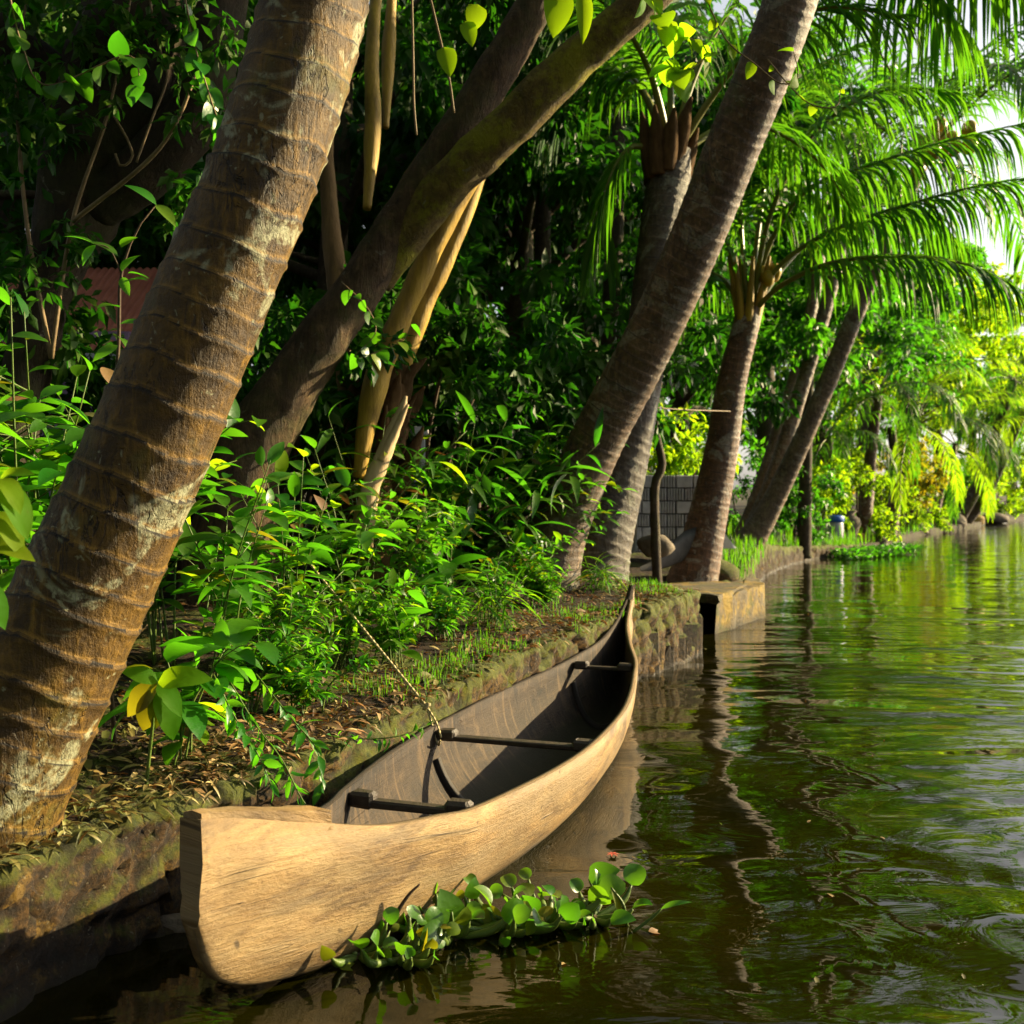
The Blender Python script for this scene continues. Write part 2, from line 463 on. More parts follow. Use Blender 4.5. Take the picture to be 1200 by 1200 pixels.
def stone_mat(k=1.0, moss=0.0):
    t = NT('laterite'); p = t.pos()
    at = t.node('ShaderNodeAttribute', attribute_name='ring').outputs['Fac']
    n1 = t.noise(4, 7, .7, p); n2 = t.noise(38, 8, .8, p)
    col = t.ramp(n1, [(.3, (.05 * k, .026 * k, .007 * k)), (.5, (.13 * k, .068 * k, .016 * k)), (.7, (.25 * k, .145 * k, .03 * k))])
    col = t.mix(t.smooth(n2, .42, .60), t.mix(.85, col, (.012, .008, .004)), col)
    col = t.mix(t.math('MULTIPLY', t.smooth(t.noise(11, 5, .7, p), .57, .66), .7), col, (.34 * k, .20 * k, .03 * k))
    col = t.mix(t.math('MULTIPLY', t.smooth(t.noise(70, 3, .6, p), .64, .70), .6), col, (.40 * k, .36 * k, .24 * k))
    geo = t.node('ShaderNodeNewGeometry')
    s = t.node('ShaderNodeSeparateXYZ'); t.link(geo.outputs['Normal'], s.inputs[0])
    z = t.node('ShaderNodeSeparateXYZ'); t.link(p, z.inputs[0])
    up = t.math('ADD', t.math('MULTIPLY', s.outputs[2], .30), t.math('MULTIPLY', z.outputs[2], .55))
    ms = t.smooth(t.math('ADD', up, t.noise(6, 6, .75, p)), .68 - moss, .88 - moss)
    mcol = t.ramp(t.noise(40, 4, .7, p), [(.3, (.035, .060, .004)), (.7, (.17, .19, .008))])
    col = t.mix(t.math('MULTIPLY', ms, .85), col, mcol)
    col = t.mix(t.math('MULTIPLY', t.smooth(at, .55, 1), .8), col, (.012, .008, .005))
    wet = t.smooth(t.math('SUBTRACT', .07, t.math('ADD', z.outputs[2], t.math('MULTIPLY', n1, .08))), -.02, .03)
    col = t.mix(t.math('MULTIPLY', wet, .75), col, (.022, .016, .008))
    h = t.math('ADD', n2, t.math('MULTIPLY', n1, .5))
    rough = t.math('SUBTRACT', .92, t.math('MULTIPLY', wet, .2))
    return t.done(t.bsdf(col, rough, t.bump(h, .035), .4))


M['laterite'] = stone_mat(1.0, .07)
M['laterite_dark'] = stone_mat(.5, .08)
M['edge_stone'] = simple('edge_stone', (.035, .032, .028), (.12, .105, .08), 7, .85, .014, 30)
M['rock_yellow'] = simple('rock_yellow', (.20, .12, .025), (.46, .30, .06), 5, .85, .012, 20)
M['rock_grey'] = simple('rock_grey', (.09, .07, .05), (.26, .21, .15), 5, .9, .015, 20)


def soil_mat():
    t = NT('soil'); p = t.pos()
    n1 = t.noise(2.2, 6, .65, p); n2 = t.noise(22, 6, .75, p); vv = t.vor(24, p, out='Color')
    col = t.ramp(n1, [(.3, (.012, .007, .004)), (.7, (.036, .020, .010))])
    col = t.mix(t.smooth(n2, .5, .72), col, (.085, .048, .022))
    col = t.mix(t.math('MULTIPLY', t.smooth(n2, .58, .42), .5), col, vv, 'MULTIPLY')
    ms = t.smooth(t.noise(3.1, 5, .7, p), .50, .60)
    col = t.mix(t.math('MULTIPLY', ms, .8), col, t.ramp(t.noise(50, 3, .6, p), [(.3, (.025, .045, .004)), (.7, (.11, .13, .008))]))
    return t.done(t.bsdf(col, .92, t.bump(t.math('ADD', n2, n1), .03), .2))


M['soil'] = soil_mat()


def slab_mat():
    t = NT('landing'); p = t.pos()
    n = t.noise(5, 6, .7, p); n2 = t.noise(30, 5, .7, p)
    col = t.ramp(n, [(.3, (.11, .085, .05)), (.7, (.27, .20, .105))])
    col = t.mix(t.smooth(n2, .45, .7), t.mix(.6, col, (.05, .04, .02)), col)
    col = t.mix(t.math('MULTIPLY', t.smooth(t.noise(2.4, 5, .7, p), .48, .6), .85), col, (.30, .19, .012))
    z = t.node('ShaderNodeSeparateXYZ'); t.link(p, z.inputs[0])
    wet = t.smooth(t.math('SUBTRACT', .13, t.math('ADD', z.outputs[2], t.math('MULTIPLY', n, .14))), -.06, .05)
    col = t.mix(t.math('MULTIPLY', wet, .8), col, (.035, .03, .016))
    col = t.mix(t.math('MULTIPLY', t.smooth(t.noise(3.7, 6, .75, p), .52, .62), .7), col, (.06, .075, .012))
    return t.done(t.bsdf(col, .85, t.bump(t.math('ADD', n2, n), .03), .3))


M['landing'] = slab_mat()


def water_mat():
    t = NT('water'); p = t.pos()
    far = t.node('ShaderNodeSeparateXYZ'); t.link(p, far.inputs[0])
    swell = t.noise(.75, 2, .42, t.scaled(p, (.9, 1.5, 1)), .5)
    mid = t.noise(3.4, 3, .5, t.scaled(p, (.8, 1.6, 1)), .9)
    # ring-like ripples in patches
    w = t.node('ShaderNodeTexWave', wave_type='RINGS', rings_direction='Z')
    mp = t.node('ShaderNodeMapping'); mp.inputs['Location'].default_value = (-2.3, -3.3, 0)
    t.link(p, mp.inputs['Vector']); t.link(mp.outputs[0], w.inputs['Vector'])
    w.inputs['Scale'].default_value = 1.7; w.inputs['Distortion'].default_value = 3.2
    w.inputs['Detail'].default_value = 2; w.inputs['Detail Scale'].default_value = 1.6
    fine = t.noise(17, 3, .55, t.scaled(p, (.8, 1.7, 1)), .6)
    patch = t.smooth(t.noise(.55, 2, .5, p), .40, .66)
    xm = t.smooth(far.outputs[0], .3, 2.2)
    calm = t.math('SUBTRACT', 1.0, t.math('MULTIPLY', t.smooth(far.outputs[1], 5, 16), .74))
    h = t.math('ADD', t.math('MULTIPLY', swell, .105), t.math('MULTIPLY', t.math('MULTIPLY', mid, t.math('ADD', .22, patch)), .010))
    h = t.math('ADD', h, t.math('MULTIPLY', t.math('MULTIPLY', w.outputs['Fac'], xm), .0020))
    h = t.math('ADD', h, t.math('MULTIPLY', t.math('MULTIPLY', fine, t.math('ADD', .06, patch)), .0008))
    nr = t.bump(t.math('MULTIPLY', h, calm), 1.0)
    body = t.ramp(t.noise(.9, 4, .6, p), [(.3, (.0034, .0044, .0002)), (.7, (.0150, .0128, .0005))])
    sh = t.bsdf(body, .015, nr, .5, IOR=1.33)
    return t.done(sh)


M['water'] = water_mat()

# ------------------------------------------------------------------ lie of the land
EDGE = np.array([(-12, -26), (-3.7, -4), (-1.9, 1.0), (-1.27, 2.55), (-1.06, 3.0), (-.80, 3.45), (-.46, 4.3), (-.06, 5.3),
                 (.26, 6.0), (.68, 6.9), (1.43, 8.3), (1.36, 8.9), (1.50, 9.6), (1.80, 10.4), (2.28, 11.3), (2.85, 12.5), (4.1, 16.9), (6.3, 21.7), (8.9, 25.4),
                 (15.5, 38), (21.8, 48), (32.6, 65), (70, 105), (170, 165), (420, 240)], float)
_e, _ = catmull([(x, y, 0) for x, y in EDGE], step=.15)
_e = _e[:, :2]


def edge_h(y):
    return np.interp(y, [-10, 2.5, 4, 5.3, 8, 8.7, 9.3, 10.9, 12.2, 17, 21, 25, 100], [.33, .33, .36, .42, .50, .46, .27, .27, .42, .48, .26, .15, .25])


def inland(x, y):
    d2 = (_e[:, 0] - x) ** 2 + (_e[:, 1] - y) ** 2
    i = int(d2.argmin()); i = min(max(i, 1), len(_e) - 2)
    t = _e[i + 1] - _e[i - 1]; t = t / np.linalg.norm(t)
    r = np.array([x, y]) - _e[i]
    return r[0] * (-t[1]) + r[1] * t[0], _e[i]


def rise(d):
    return np.interp(d, [0, .5, 1.2, 2.5, 6, 20, 60, 300], [0, .05, .17, .30, .45, .6, 1.5, 6])


def hnoise(x, y):
    return .05 * noise.noise(Vector((x * .9, y * .9, 0))) + .025 * noise.noise(Vector((x * 3.1, y * 3.1, 3)))


def gz(x, y):
    d, e = inland(x, y)
    return float(edge_h(e[1]) + rise(max(d, 0)) + hnoise(x, y) * min(1, max(d, 0) / .3))


def build_ground():
    ds = np.array([0.0, .001, .06, .14, .24, .36, .5, .66, .84, 1.05, 1.3, 1.6, 2, 2.5, 3.2, 4.2, 5.5, 7.5, 10, 14, 20, 30, 50, 90, 160, 320])
    E, _ = catmull([(x, y, 0) for x, y in EDGE], step=.12)
    E = np.vstack([E[(E[:, 1] < 14)], E[(E[:, 1] >= 14)][::10]])
    E = E[:, :2]
    T = np.gradient(E, axis=0)
    for _ in range(12): T = (np.roll(T, 1, 0) + T * 2 + np.roll(T, -1, 0)) / 4 if len(T) > 4 else T
    T = np.gradient(E, axis=0); T /= np.linalg.norm(T, axis=1)[:, None]
    K = 9
    Ts = np.stack([np.convolve(np.pad(T[:, k], K, 'edge'), np.ones(2 * K + 1) / (2 * K + 1), 'valid') for k in (0, 1)], 1)
    Ts /= np.linalg.norm(Ts, axis=1)[:, None]
    N = np.stack([-Ts[:, 1], Ts[:, 0]], 1)
    V = []
    for e, n in zip(E, N):
        for k, d in enumerate(ds):
            x, y = e + n * d
            z = -.6 if k == 0 else edge_h(e[1]) + rise(d) + hnoise(x, y) * min(1, d / .3)
            V.append((x, y, z))
    m = len(ds); i = np.arange(len(E) - 1)[:, None] * m; j = np.arange(m - 1)[None, :]
    Fq = np.stack([i + j, i + m + j, i + m + j + 1, i + j + 1], -1).reshape(-1, 4)
    o = part('ground', V, Fq, M['soil']); tag(o, 'brown earth of the shaded river bank', None, None, 'structure')
    # the opposite bank, beyond the right of the frame
    pts = [(30, -60), (26, -10), (30, 18), (44, 38), (80, 70), (190, 130), (430, 215)]
    E2, _ = catmull([(x, y, 0) for x, y in pts], step=2.0)
    V = []; d2 = [0, .01, 1, 5, 20, 80, 300]
    T = np.gradient(E2[:, :2], axis=0); T /= np.linalg.norm(T, axis=1)[:, None]
    for e, t in zip(E2, T):
        for k, d in enumerate(d2):
            V.append((e[0] + t[1] * d, e[1] - t[0] * d, -.6 if k == 0 else .4 + rise(d)))
    m = len(d2); i = np.arange(len(E2) - 1)[:, None] * m; j = np.arange(m - 1)[None, :]
    Fq = np.stack([i + j, i + j + 1, i + m + j + 1, i + m + j], -1).reshape(-1, 4)
    o = part('far_bank', V, Fq, M['soil']); tag(o, None, None, None, 'structure')


build_ground()



# ------------------------------------------------------------------ retaining walls
def rough_wall(name, y0, y1, label, zb=-.3, step=.022, cell=.16, amp=.05, over=.02, seed=1, inl=.16, mat='laterite'):
    rng = np.random.default_rng(seed)
    E, _ = catmull([(x, y, 0) for x, y in EDGE], step=step)
    E = E[(E[:, 1] > y0) & (E[:, 1] < y1), :2]
    T = np.gradient(E, axis=0)
    K = max(2, int(.25 / step))
    T = np.stack([np.convolve(np.pad(T[:, k], K, 'edge'), np.ones(2 * K + 1) / (2 * K + 1), 'valid') for k in (0, 1)], 1)
    T /= np.linalg.norm(T, axis=1)[:, None]
    N = np.stack([-T[:, 1], T[:, 0]], 1)
    arc = np.arange(len(E)) * step
    nz = max(8, int(.6 / (step * 1.15)))
    prof = [(-.06 - .02 * (1 - k / nz), k / nz) for k in range(nz + 1)]
    cap = [(-.045, 1.0), (-.01, 1.01), (.03, 1.01), (.06, .99), (inl * .6, .96), (inl * .6 + .03, .85)]
    S = rng.uniform(0, 1, (int(arc[-1] * .75 / cell ** 2 * 1.2) + 4, 2)) * [arc[-1], .75]
    V, ring = [], []
    for e, n, a in zip(E, N, arc):
        h = edge_h(e[1])
        for d, k in prof + cap:
            u = k * .6 if k <= 1 else .6 + d
            dd = np.sqrt(((S - [a, u]) * [.8, 1.15]) .__pow__(2).sum(1)); ii = np.argpartition(dd, 1)[:2]
            f1, f2 = sorted(dd[ii])
            g = min(1, (f2 - f1) / .035)
            cid = int(ii[np.argmin(dd[ii])])
            r = ((cid * 7919) % 97) / 97 - .5
            z = zb + (h - zb) * min(k, 1) + (k - 1) * .5 * (k > 1)
            p3 = Vector((e[0] * 6, e[1] * 6, z * 6))
            nn = noise.noise(p3) * .5 + noise.noise(p3 * 2.6) * .55 + noise.noise(p3 * 6.5) * .45
            out = amp * (g - .6) * .7 + amp * r * .7 + amp * .7 * nn
            if k > 1 or d > -.06: 
                x, y = e + n * d; z += out * .7 + .01
                if d < 0: x, y = np.array([x, y]) - n * out * .5
            else:
                x, y = e + n * (d - out)
            V.append((x, y, z)); ring.append(1 - g)
    m = len(prof) + len(cap); i = np.arange(len(E) - 1)[:, None] * m; j = np.arange(m - 1)[None, :]
    Fq = np.stack([i + j, i + m + j, i + m + j + 1, i + j + 1], -1).reshape(-1, 4)
    o = part(name, V, Fq, M[mat], attrs={'ring': ring})
    return tag(o, label, 'wall')


rough_wall('stone_wall', .6, 8.8, 'rough mossy brown stone wall holding the bank beside the canoe')
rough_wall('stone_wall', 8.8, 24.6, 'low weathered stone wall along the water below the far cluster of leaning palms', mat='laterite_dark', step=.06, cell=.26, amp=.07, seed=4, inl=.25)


def rock(name, c, size, mat, label, seed=0, group=None, flat=.7):
    rng = np.random.default_rng(seed)
    n, m = 14, 20; V = [(0, 0, -1)]
    for i in range(1, n):
        ph = -PI / 2 + PI * i / n
        for j in range(m):
            th = 2 * PI * j / m; V.append((math.cos(ph) * math.cos(th), math.cos(ph) * math.sin(th), math.sin(ph)))
    V.append((0, 0, 1)); V = np.array(V)
    planes = rng.normal(size=(9, 3)); planes /= np.linalg.norm(planes, axis=1)[:, None]
    for pl in planes:
        d = V @ pl; k = rng.uniform(.62, .9)
        V = np.where((d > k)[:, None], V - (d - k)[:, None] * pl * .92, V)
    V = np.array([v * (1 + .07 * noise.noise(Vector(v * 3 + seed))) for v in V])
    V = V * np.array(size) / 2 + np.array(c)
    F4, F3 = [], []
    for i in range(n - 2):
        for j in range(m):
            a = 1 + i * m + j; b = 1 + i * m + (j + 1) % m
            F4.append([a, b, b + m, a + m])
    for j in range(m):
        F3.append([0, 1 + (j + 1) % m, 1 + j]); F3.append([len(V) - 1, 1 + (n - 2) * m + j, 1 + (n - 2) * m + (j + 1) % m])
    o = part(name, V, [np.array(F4), np.array(F3)], mat)
    return tag(o, label, 'rock', group)


rock('stone', P(207, 1030, 3.12), (.10, .09, .13), M['rock_yellow'], 'yellow stone in the bank just behind the canoe bow', 3)
rock('stone', P(176, 1052, 3.05), (.09, .09, .10), M['rock_yellow'], 'small ochre stone low on the bank wall beside the yellow one', 5)
rock('stone', P(205, 1080, 3.0), (.17, .12, .07), M['rock_grey'], 'flat brown stone at the waterline behind the canoe bow', 8)

# ------------------------------------------------------------------ canoe
DA = np.array([.316, .949]); DN = np.array([.949, -.316])
DA /= np.linalg.norm(DA); DN /= np.linalg.norm(DN)


def bw(a, s, z):
    q = DA * a + DN * s
    return np.array([q[0], q[1], z])


ST = np.array([  # along, left, right, height left, height right, keel
    (2.05, -1.508, -1.452, .500, .500, .24),
    (2.08, -1.506, -1.447, .494, .494, .15),
    (2.13, -1.500, -1.432, .482, .482, .085),
    (2.20, -1.488, -1.405, .462, .462, .045),
    (2.30, -1.468, -1.362, .430, .430, .018),
    (2.42, -1.448, -1.312, .395, .395, -.005),
    (2.60, -1.465, -1.225, .362, .345, -.03),
    (2.80, -1.510, -1.140, .345, .322, -.055),
    (2.95, -1.560, -1.085, .330, .308, -.07),
    (3.45, -1.650, -.990, .308, .300, -.10),
    (3.92, -1.690, -.952, .300, .298, -.11),
    (4.50, -1.690, -.970, .298, .298, -.11),
    (5.00, -1.665, -1.030, .300, .300, -.11),
    (5.45, -1.605, -1.105, .315, .312, -.10),
    (5.80, -1.560, -1.170, .335, .332, -.085),
    (6.25, -1.515, -1.300, .372, .372, -.05),
    (6.60, -1.500, -1.390, .440, .440, .02),
    (6.90, -1.490, -1.432, .555, .555, .16),
    (7.05, -1.485, -1.448, .655, .655, .36)])


def station(a):
    """PCHIP-free smooth reading of the table."""
    return [float(np.interp(a, _SA, _SS[:, k])) for k in range(5)]


_SS, _q = catmull([(r[0], 0, 0, *r[1:]) for r in ST], n=600)
_SA, _SS = _SS[:, 0], _SS[:, 3:]


def section(a, inner=False, th=.026, ng=28):
    sL, sR, hL, hR, zk = station(a)
    c, hw = (sL + sR) / 2, (sR - sL) / 2
    p = float(np.interp(a, [2.05, 2.35, 2.7, 3.1, 5.8, 6.5, 7.05], [5, 4, 2.5, 2.05, 2.05, 1.7, 3]))
    out = []
    for k in range(ng + 1):
        f = PI * k / ng
        x, y = -math.cos(f), math.sin(f)
        x = math.copysign(abs(x) ** (2 / p), x); y = abs(y) ** (2 / p)
        h = hL + (hR - hL) * (x + 1) / 2
        if inner:
            s = c + x * max(hw - th, .004); z = h - y * max(h - zk - th * 1.2, .01)
        else:
            s = c + x * hw; z = h - y * (h - zk)
        out.append((s, z))
    return out


def build_canoe():
    t = thing('canoe', 'weathered wooden dugout canoe moored along the bank', 'canoe', bw(4.4, -1.33, 0))
    ng = 28
    As = np.concatenate([np.linspace(2.05, 2.42, 16), np.linspace(2.46, 7.05, 110)])
    A_IN = 2.44; A_OUT = 6.93
    V, UV, F4, mi = [], [], [], []
    for a in As:
        sec = section(a); g = 0; prev = None
        sL, sR, hL, hR, zk = station(a)
        for k, (s, z) in enumerate(sec):
            if prev: g += math.dist((s, z), prev)
            prev = (s, z)
            wob = .004 * noise.noise(Vector((a * 2.2, k * .16, 1))) + .002 * noise.noise(Vector((a * 9, k * .5, 4)))
            V.append(bw(a + max(0, 1 - (a - 2.05) / .06) * (.010 * noise.noise(Vector((z * 16, s * 30, 2))) + .006 * noise.noise(Vector((z * 55, s * 60, 5)))), s + wob * (1 if k > ng / 2 else -1), z + wob * .6)); UV.append((a + (0 if k > ng / 2 else 7), z * 1.15 + (s + 1.33) * .25))
    n = len(As); m = ng + 1
    for i in range(n - 1):
        for k in range(ng):
            F4.append([i * m + k, i * m + k + 1, (i + 1) * m + k + 1, (i + 1) * m + k]); mi.append(0)
    # inner skin
    inn = [i for i, a in enumerate(As) if A_IN <= a <= A_OUT]
    b0 = len(V)
    for i in inn:
        a = As[i]; sec = section(a, True); g = 0; prev = None
        for k, (s, z) in enumerate(sec):
            if prev: g += math.dist((s, z), prev)
            prev = (s, z)
            wob = .003 * noise.noise(Vector((a * 3, k * .3, 9)))
            V.append(bw(a, s, z + wob)); UV.append((a + 3, g + 2))
    for q in range(len(inn) - 1):
        for k in range(ng):
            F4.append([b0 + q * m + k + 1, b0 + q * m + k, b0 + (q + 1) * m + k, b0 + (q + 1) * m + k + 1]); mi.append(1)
        for k, flip in ((0, 0), (ng, 1)):   # rim
            a_, b_ = inn[q] * m + k, inn[q + 1] * m + k; c_, d_ = b0 + (q + 1) * m + k, b0 + q * m + k
            F4.append([a_, b_, c_, d_] if not flip else [d_, c_, b_, a_]); mi.append(0 if flip else 1)
    # solid decks at both ends, and the step down from the bow deck
    for rng_ in (range(0, inn[0]), range(inn[-1], n - 1)):
        for i in rng_:
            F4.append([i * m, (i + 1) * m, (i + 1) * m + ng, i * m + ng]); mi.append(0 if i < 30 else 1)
    F3 = []; m3 = []
    for (q, i) in ((0, inn[0]), (len(inn) - 1, inn[-1])):   # bulkhead: fill between outer and inner section at deck end
        for k in range(ng):
            b_ = len(V)
            for src in (i * m + k, i * m + k + 1, b0 + q * m + k + 1, b0 + q * m + k): V.append(V[src].copy()); UV.append(UV[src])
            f = [b_, b_ + 1, b_ + 2, b_ + 3]
            F4.append(f if q else f[::-1]); mi.append(1)
    for i, rev in ((0, 0), (n - 1, 1)):                    # stem and stern faces
        e_ = len(V)
        for k in range(m): V.append(V[i * m + k].copy()); UV.append((UV[i * m + k][1] * .8 + 3, UV[i * m + k][1]))
        i = e_ / m
        for k in range(ng // 2):
            f = [int(round(i * m)) + w_ for w_ in (k, k + 1, ng - k - 1, ng - k)]
            if k == ng // 2 - 1:
                F3.append([f[0], f[1], f[3]] if not rev else [f[3], f[1], f[0]]); m3.append(0)
            else:
                F4.append(f[::-1] if rev else f); mi.append(0)
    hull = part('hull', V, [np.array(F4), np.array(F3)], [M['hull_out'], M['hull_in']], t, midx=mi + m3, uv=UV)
    # raised bow deck block: steps up from the rim
    mb = MB(); As2 = np.linspace(2.055, 2.425, 14); rows = []
    for a in As2:
        sL, sR, hL, hR, zk = station(a); top = .012 + .022 * (a - 2.055) / .37
        rg = .004 * noise.noise(Vector((a * 20, 0, 0)))
        rows.append([bw(a, sL + .002, hL - .02), bw(a, sL + .003, hL + top + rg), bw(a, (sL + sR) / 2, hL + top + .006 + rg), bw(a, sR - .003, hR + top + rg), bw(a, sR - .002, hR - .02)])
    V2 = np.array(rows).reshape(-1, 3); f = []
    for i in range(len(rows) - 1):
        for k in range(4): f.append([i * 5 + k, i * 5 + 5 + k, i * 5 + 6 + k, i * 5 + 1 + k])
    f += [[0, 1, 2, 3], [(len(rows) - 1) * 5 + k for k in (3, 2, 1, 0)]]
    F3b = [[0, 3, 4], [(len(rows) - 1) * 5 + k for k in (4, 3, 0)]]
    uv2 = [(v @ np.array([*DA, 0]), v @ np.array([*DN, 0]) * 1.0 + v[2]) for v in V2]
    part('bow_deck', V2, [np.array(f), np.array(F3b)], M['hull_out'], t, smooth=False, uv=uv2)
    # thwarts with raised end blocks
    for a, dz, hh, wd in ((2.96, -.035, .026, .042), (4.0, -.045, .022, .050), (5.75, -.045, .020, .044)):
        sL, sR, hL, hR, zk = station(a); zl, zr = hL + dz, hR + dz
        w_in = .03
        mbt = MB(); z = (zl + zr) / 2; rot = math.atan2(DN[1], DN[0])
        c = bw(a, (sL + sR) / 2, z)
        mbt.box(c, (sR - sL - 2 * w_in, wd, hh), rot, bev=.008, jit=.0015)
        for s in (sL + w_in + .045, sR - w_in - .045):
            mbt.box(bw(a, s, z + .010), (.085, wd * 1.25, hh + .026), rot, bev=.010, jit=.002)
        mbt.build('thwart', M['wood_bar'], t, smooth=False)
    # ribs lying against the inside of the hull
    for a in (3.93, 2.93, 5.70):
        rows = []
        for da in (-.016, .016):
            sec = section(a + da, True, .027)[3:-3]; sec2 = section(a + da, True, .046)[3:-3]
            rows += [[bw(a + da, s, z + .001) for s, z in sec], [bw(a + da, s, z + .004) for s, z in sec2]]
        V3 = np.array([rows[0], rows[1], rows[3], rows[2]]); k = V3.shape[1]; f = []
        for i in range(3):
            for j in range(k - 1): f.append([i * k + j, i * k + j + 1, (i + 1) * k + j + 1, (i + 1) * k + j])
        part('rib', V3.reshape(-1, 3), np.array(f), M['wood_rib'], t)
    return t


build_canoe()

# the water: one sheet to the horizon, open where the canoe displaces it
loop = []
for sgn in (0, 1):
    for a in (np.linspace(2.45, 6.5, 90) if sgn else np.linspace(6.5, 2.45, 90)):
        sec = section(a); half = sec[:15] if not sgn else sec[14:][::-1]
        zs = [z for _, z in half][::-1]; ss = [q for q, _ in half][::-1]
        sv = float(np.interp(0, zs, ss)) if zs[0] < 0 < zs[-1] else (station(a)[0] + station(a)[1]) / 2
        c_ = (station(a)[0] + station(a)[1]) / 2
        loop.append(bw(a, sv + (c_ - sv) * .04, 0)[:2])
loop = np.array(loop); ctr = bw(4.4, -1.33, 0)[:2]
V, ks = [], (1, 1.35, 2.2, 5, 15, 60, 400)
dirs = loop - ctr
for k in ks:
    far_ = unit_dirs = dirs / np.linalg.norm(dirs, axis=1)[:, None]
    ring_ = ctr + dirs * k if k < 5 else ctr + dirs * 2.2 * (1 - min(1, k / 60)) + far_ * k * 2.2
    V.append(np.column_stack([ring_, np.zeros(len(ring_))]))
V = np.vstack(V); m_ = len(loop)
Fw = [[r_ * m_ + i, r_ * m_ + (i + 1) % m_, (r_ + 1) * m_ + (i + 1) % m_, (r_ + 1) * m_ + i] for r_ in range(len(ks) - 1) for i in range(m_)]
o = part('water', V, np.array(Fw), M['water'], smooth=False)
tag(o, 'dark green rippled river water', None, None, 'structure')

# mooring rope
rp = thing('mooring_rope', 'pale twisted rope tying the canoe to the bank trees', 'rope', tuple(P(300, 566, 5.9)))
def rope_tube(pts, r):
    def fn(q, th): return r * .28 * np.sin(3 * th + q / r * 1.1), np.zeros_like(q)
    return tube(pts, r, 9, True, r * 1.1, fn=fn)
_k = Vector(bw(4.0, -1.60, .40)); _k = P(500, 828, 4.36)
mb = MB()
a = [P(300, 566, 5.9), P(345, 637, 5.3), P(420, 730, 4.75), _k]
V, f4, f3, _ = rope_tube(a, .0055); mb.add(V, f4, f3)
for q in ([_k, P(505, 845, 4.33), P(513, 872, 4.28), P(516, 868, 4.22)], [_k, P(511, 846, 4.32), P(517, 864, 4.26)],
          [_k, P(486, 826, 4.38), P(470, 829, 4.42), P(455, 833, 4.5)]):
    V, f4, f3, _ = rope_tube(q, .0042); mb.add(V, f4, f3)
mb.build('strand', M['rope'], rp)
mb = MB()
for q in range(4):
    ang = q * .8
    pts = [_k + Vector((.013 * math.cos(u + ang), .013 * math.sin(u + ang) * .8, .010 * math.sin(u * 1.3 + q))) for u in np.linspace(0, 2 * PI, 9)]
    V, f4, f3, _ = rope_tube(pts, .005); mb.add(V, f4, f3)
mb.build('knot', M['rope'], rp)


# ------------------------------------------------------------------ leaves
def leaf_tmpl(n, aspect, fold=.25, curl=.25, a=.75, b=1.0, wave=0):
    """Unit leaf along +x: (verts, quads)."""
    tm = a / (a + b); nm = tm ** a * (1 - tm) ** b
    V, Q = [], []
    for i in range(n + 1):
        t = i / n
        w = .5 * aspect * (max(t, .0) ** a * (1 - t) ** b) / nm
        if i == n: w = .004
        if i == 0: w = .012
        z = -curl * t * t; x = t * (1 - .25 * curl * t)
        wv = wave * math.sin(t * 9)
        V += [(x, w, z + fold * w + wv * w), (x, 0, z), (x, -w, z + fold * w - wv * w)]
    for i in range(n):
        for k in (0, 1):
            Q.append([i * 3 + k, i * 3 + k + 1, i * 3 + 4 + k, i * 3 + 3 + k])
    return np.array(V), np.array(Q)


def unit(A): return A / (np.linalg.norm(A, axis=-1, keepdims=True) + 1e-9)


def place_leaves(tm, pos, d, up, L, W=None):
    V, Q = tm
    pos = np.asarray(pos, float); d = unit(np.asarray(d, float)); up = np.asarray(up, float)
    s = unit(np.cross(up, d)); u = np.cross(d, s)
    L = np.broadcast_to(np.asarray(L, float), (len(pos),)); W = L if W is None else np.broadcast_to(W, (len(pos),))
    A = pos[:, None, :] + (L[:, None] * V[None, :, 0])[..., None] * d[:, None] + (W[:, None] * V[None, :, 1])[..., None] * s[:, None] + (L[:, None] * V[None, :, 2])[..., None] * u[:, None]
    Fq = (Q[None] + (np.arange(len(pos)) * len(V))[:, None, None]).reshape(-1, 4)
    return A.reshape(-1, 3), Fq


T_BROAD = leaf_tmpl(7, .42, .28, .28)
T_BROAD2 = leaf_tmpl(7, .50, .22, .45, .7, .9, .12)
T_LANCE = leaf_tmpl(6, .20, .35, .45)
T_SMALL = leaf_tmpl(3, .34, .3, .3)
T_CROWN = leaf_tmpl(2, .44, .3, .3)
T_ROUND = leaf_tmpl(10, 1.0, .42, .34, .45, .42)
T_HEART = leaf_tmpl(8, .78, .18, .25, .42, .85)
T_BLADE = leaf_tmpl(4, .055, .4, .55, .3, .8)


def rand_unit(rng, n):
    v = rng.normal(size=(n, 3)); return unit(v)


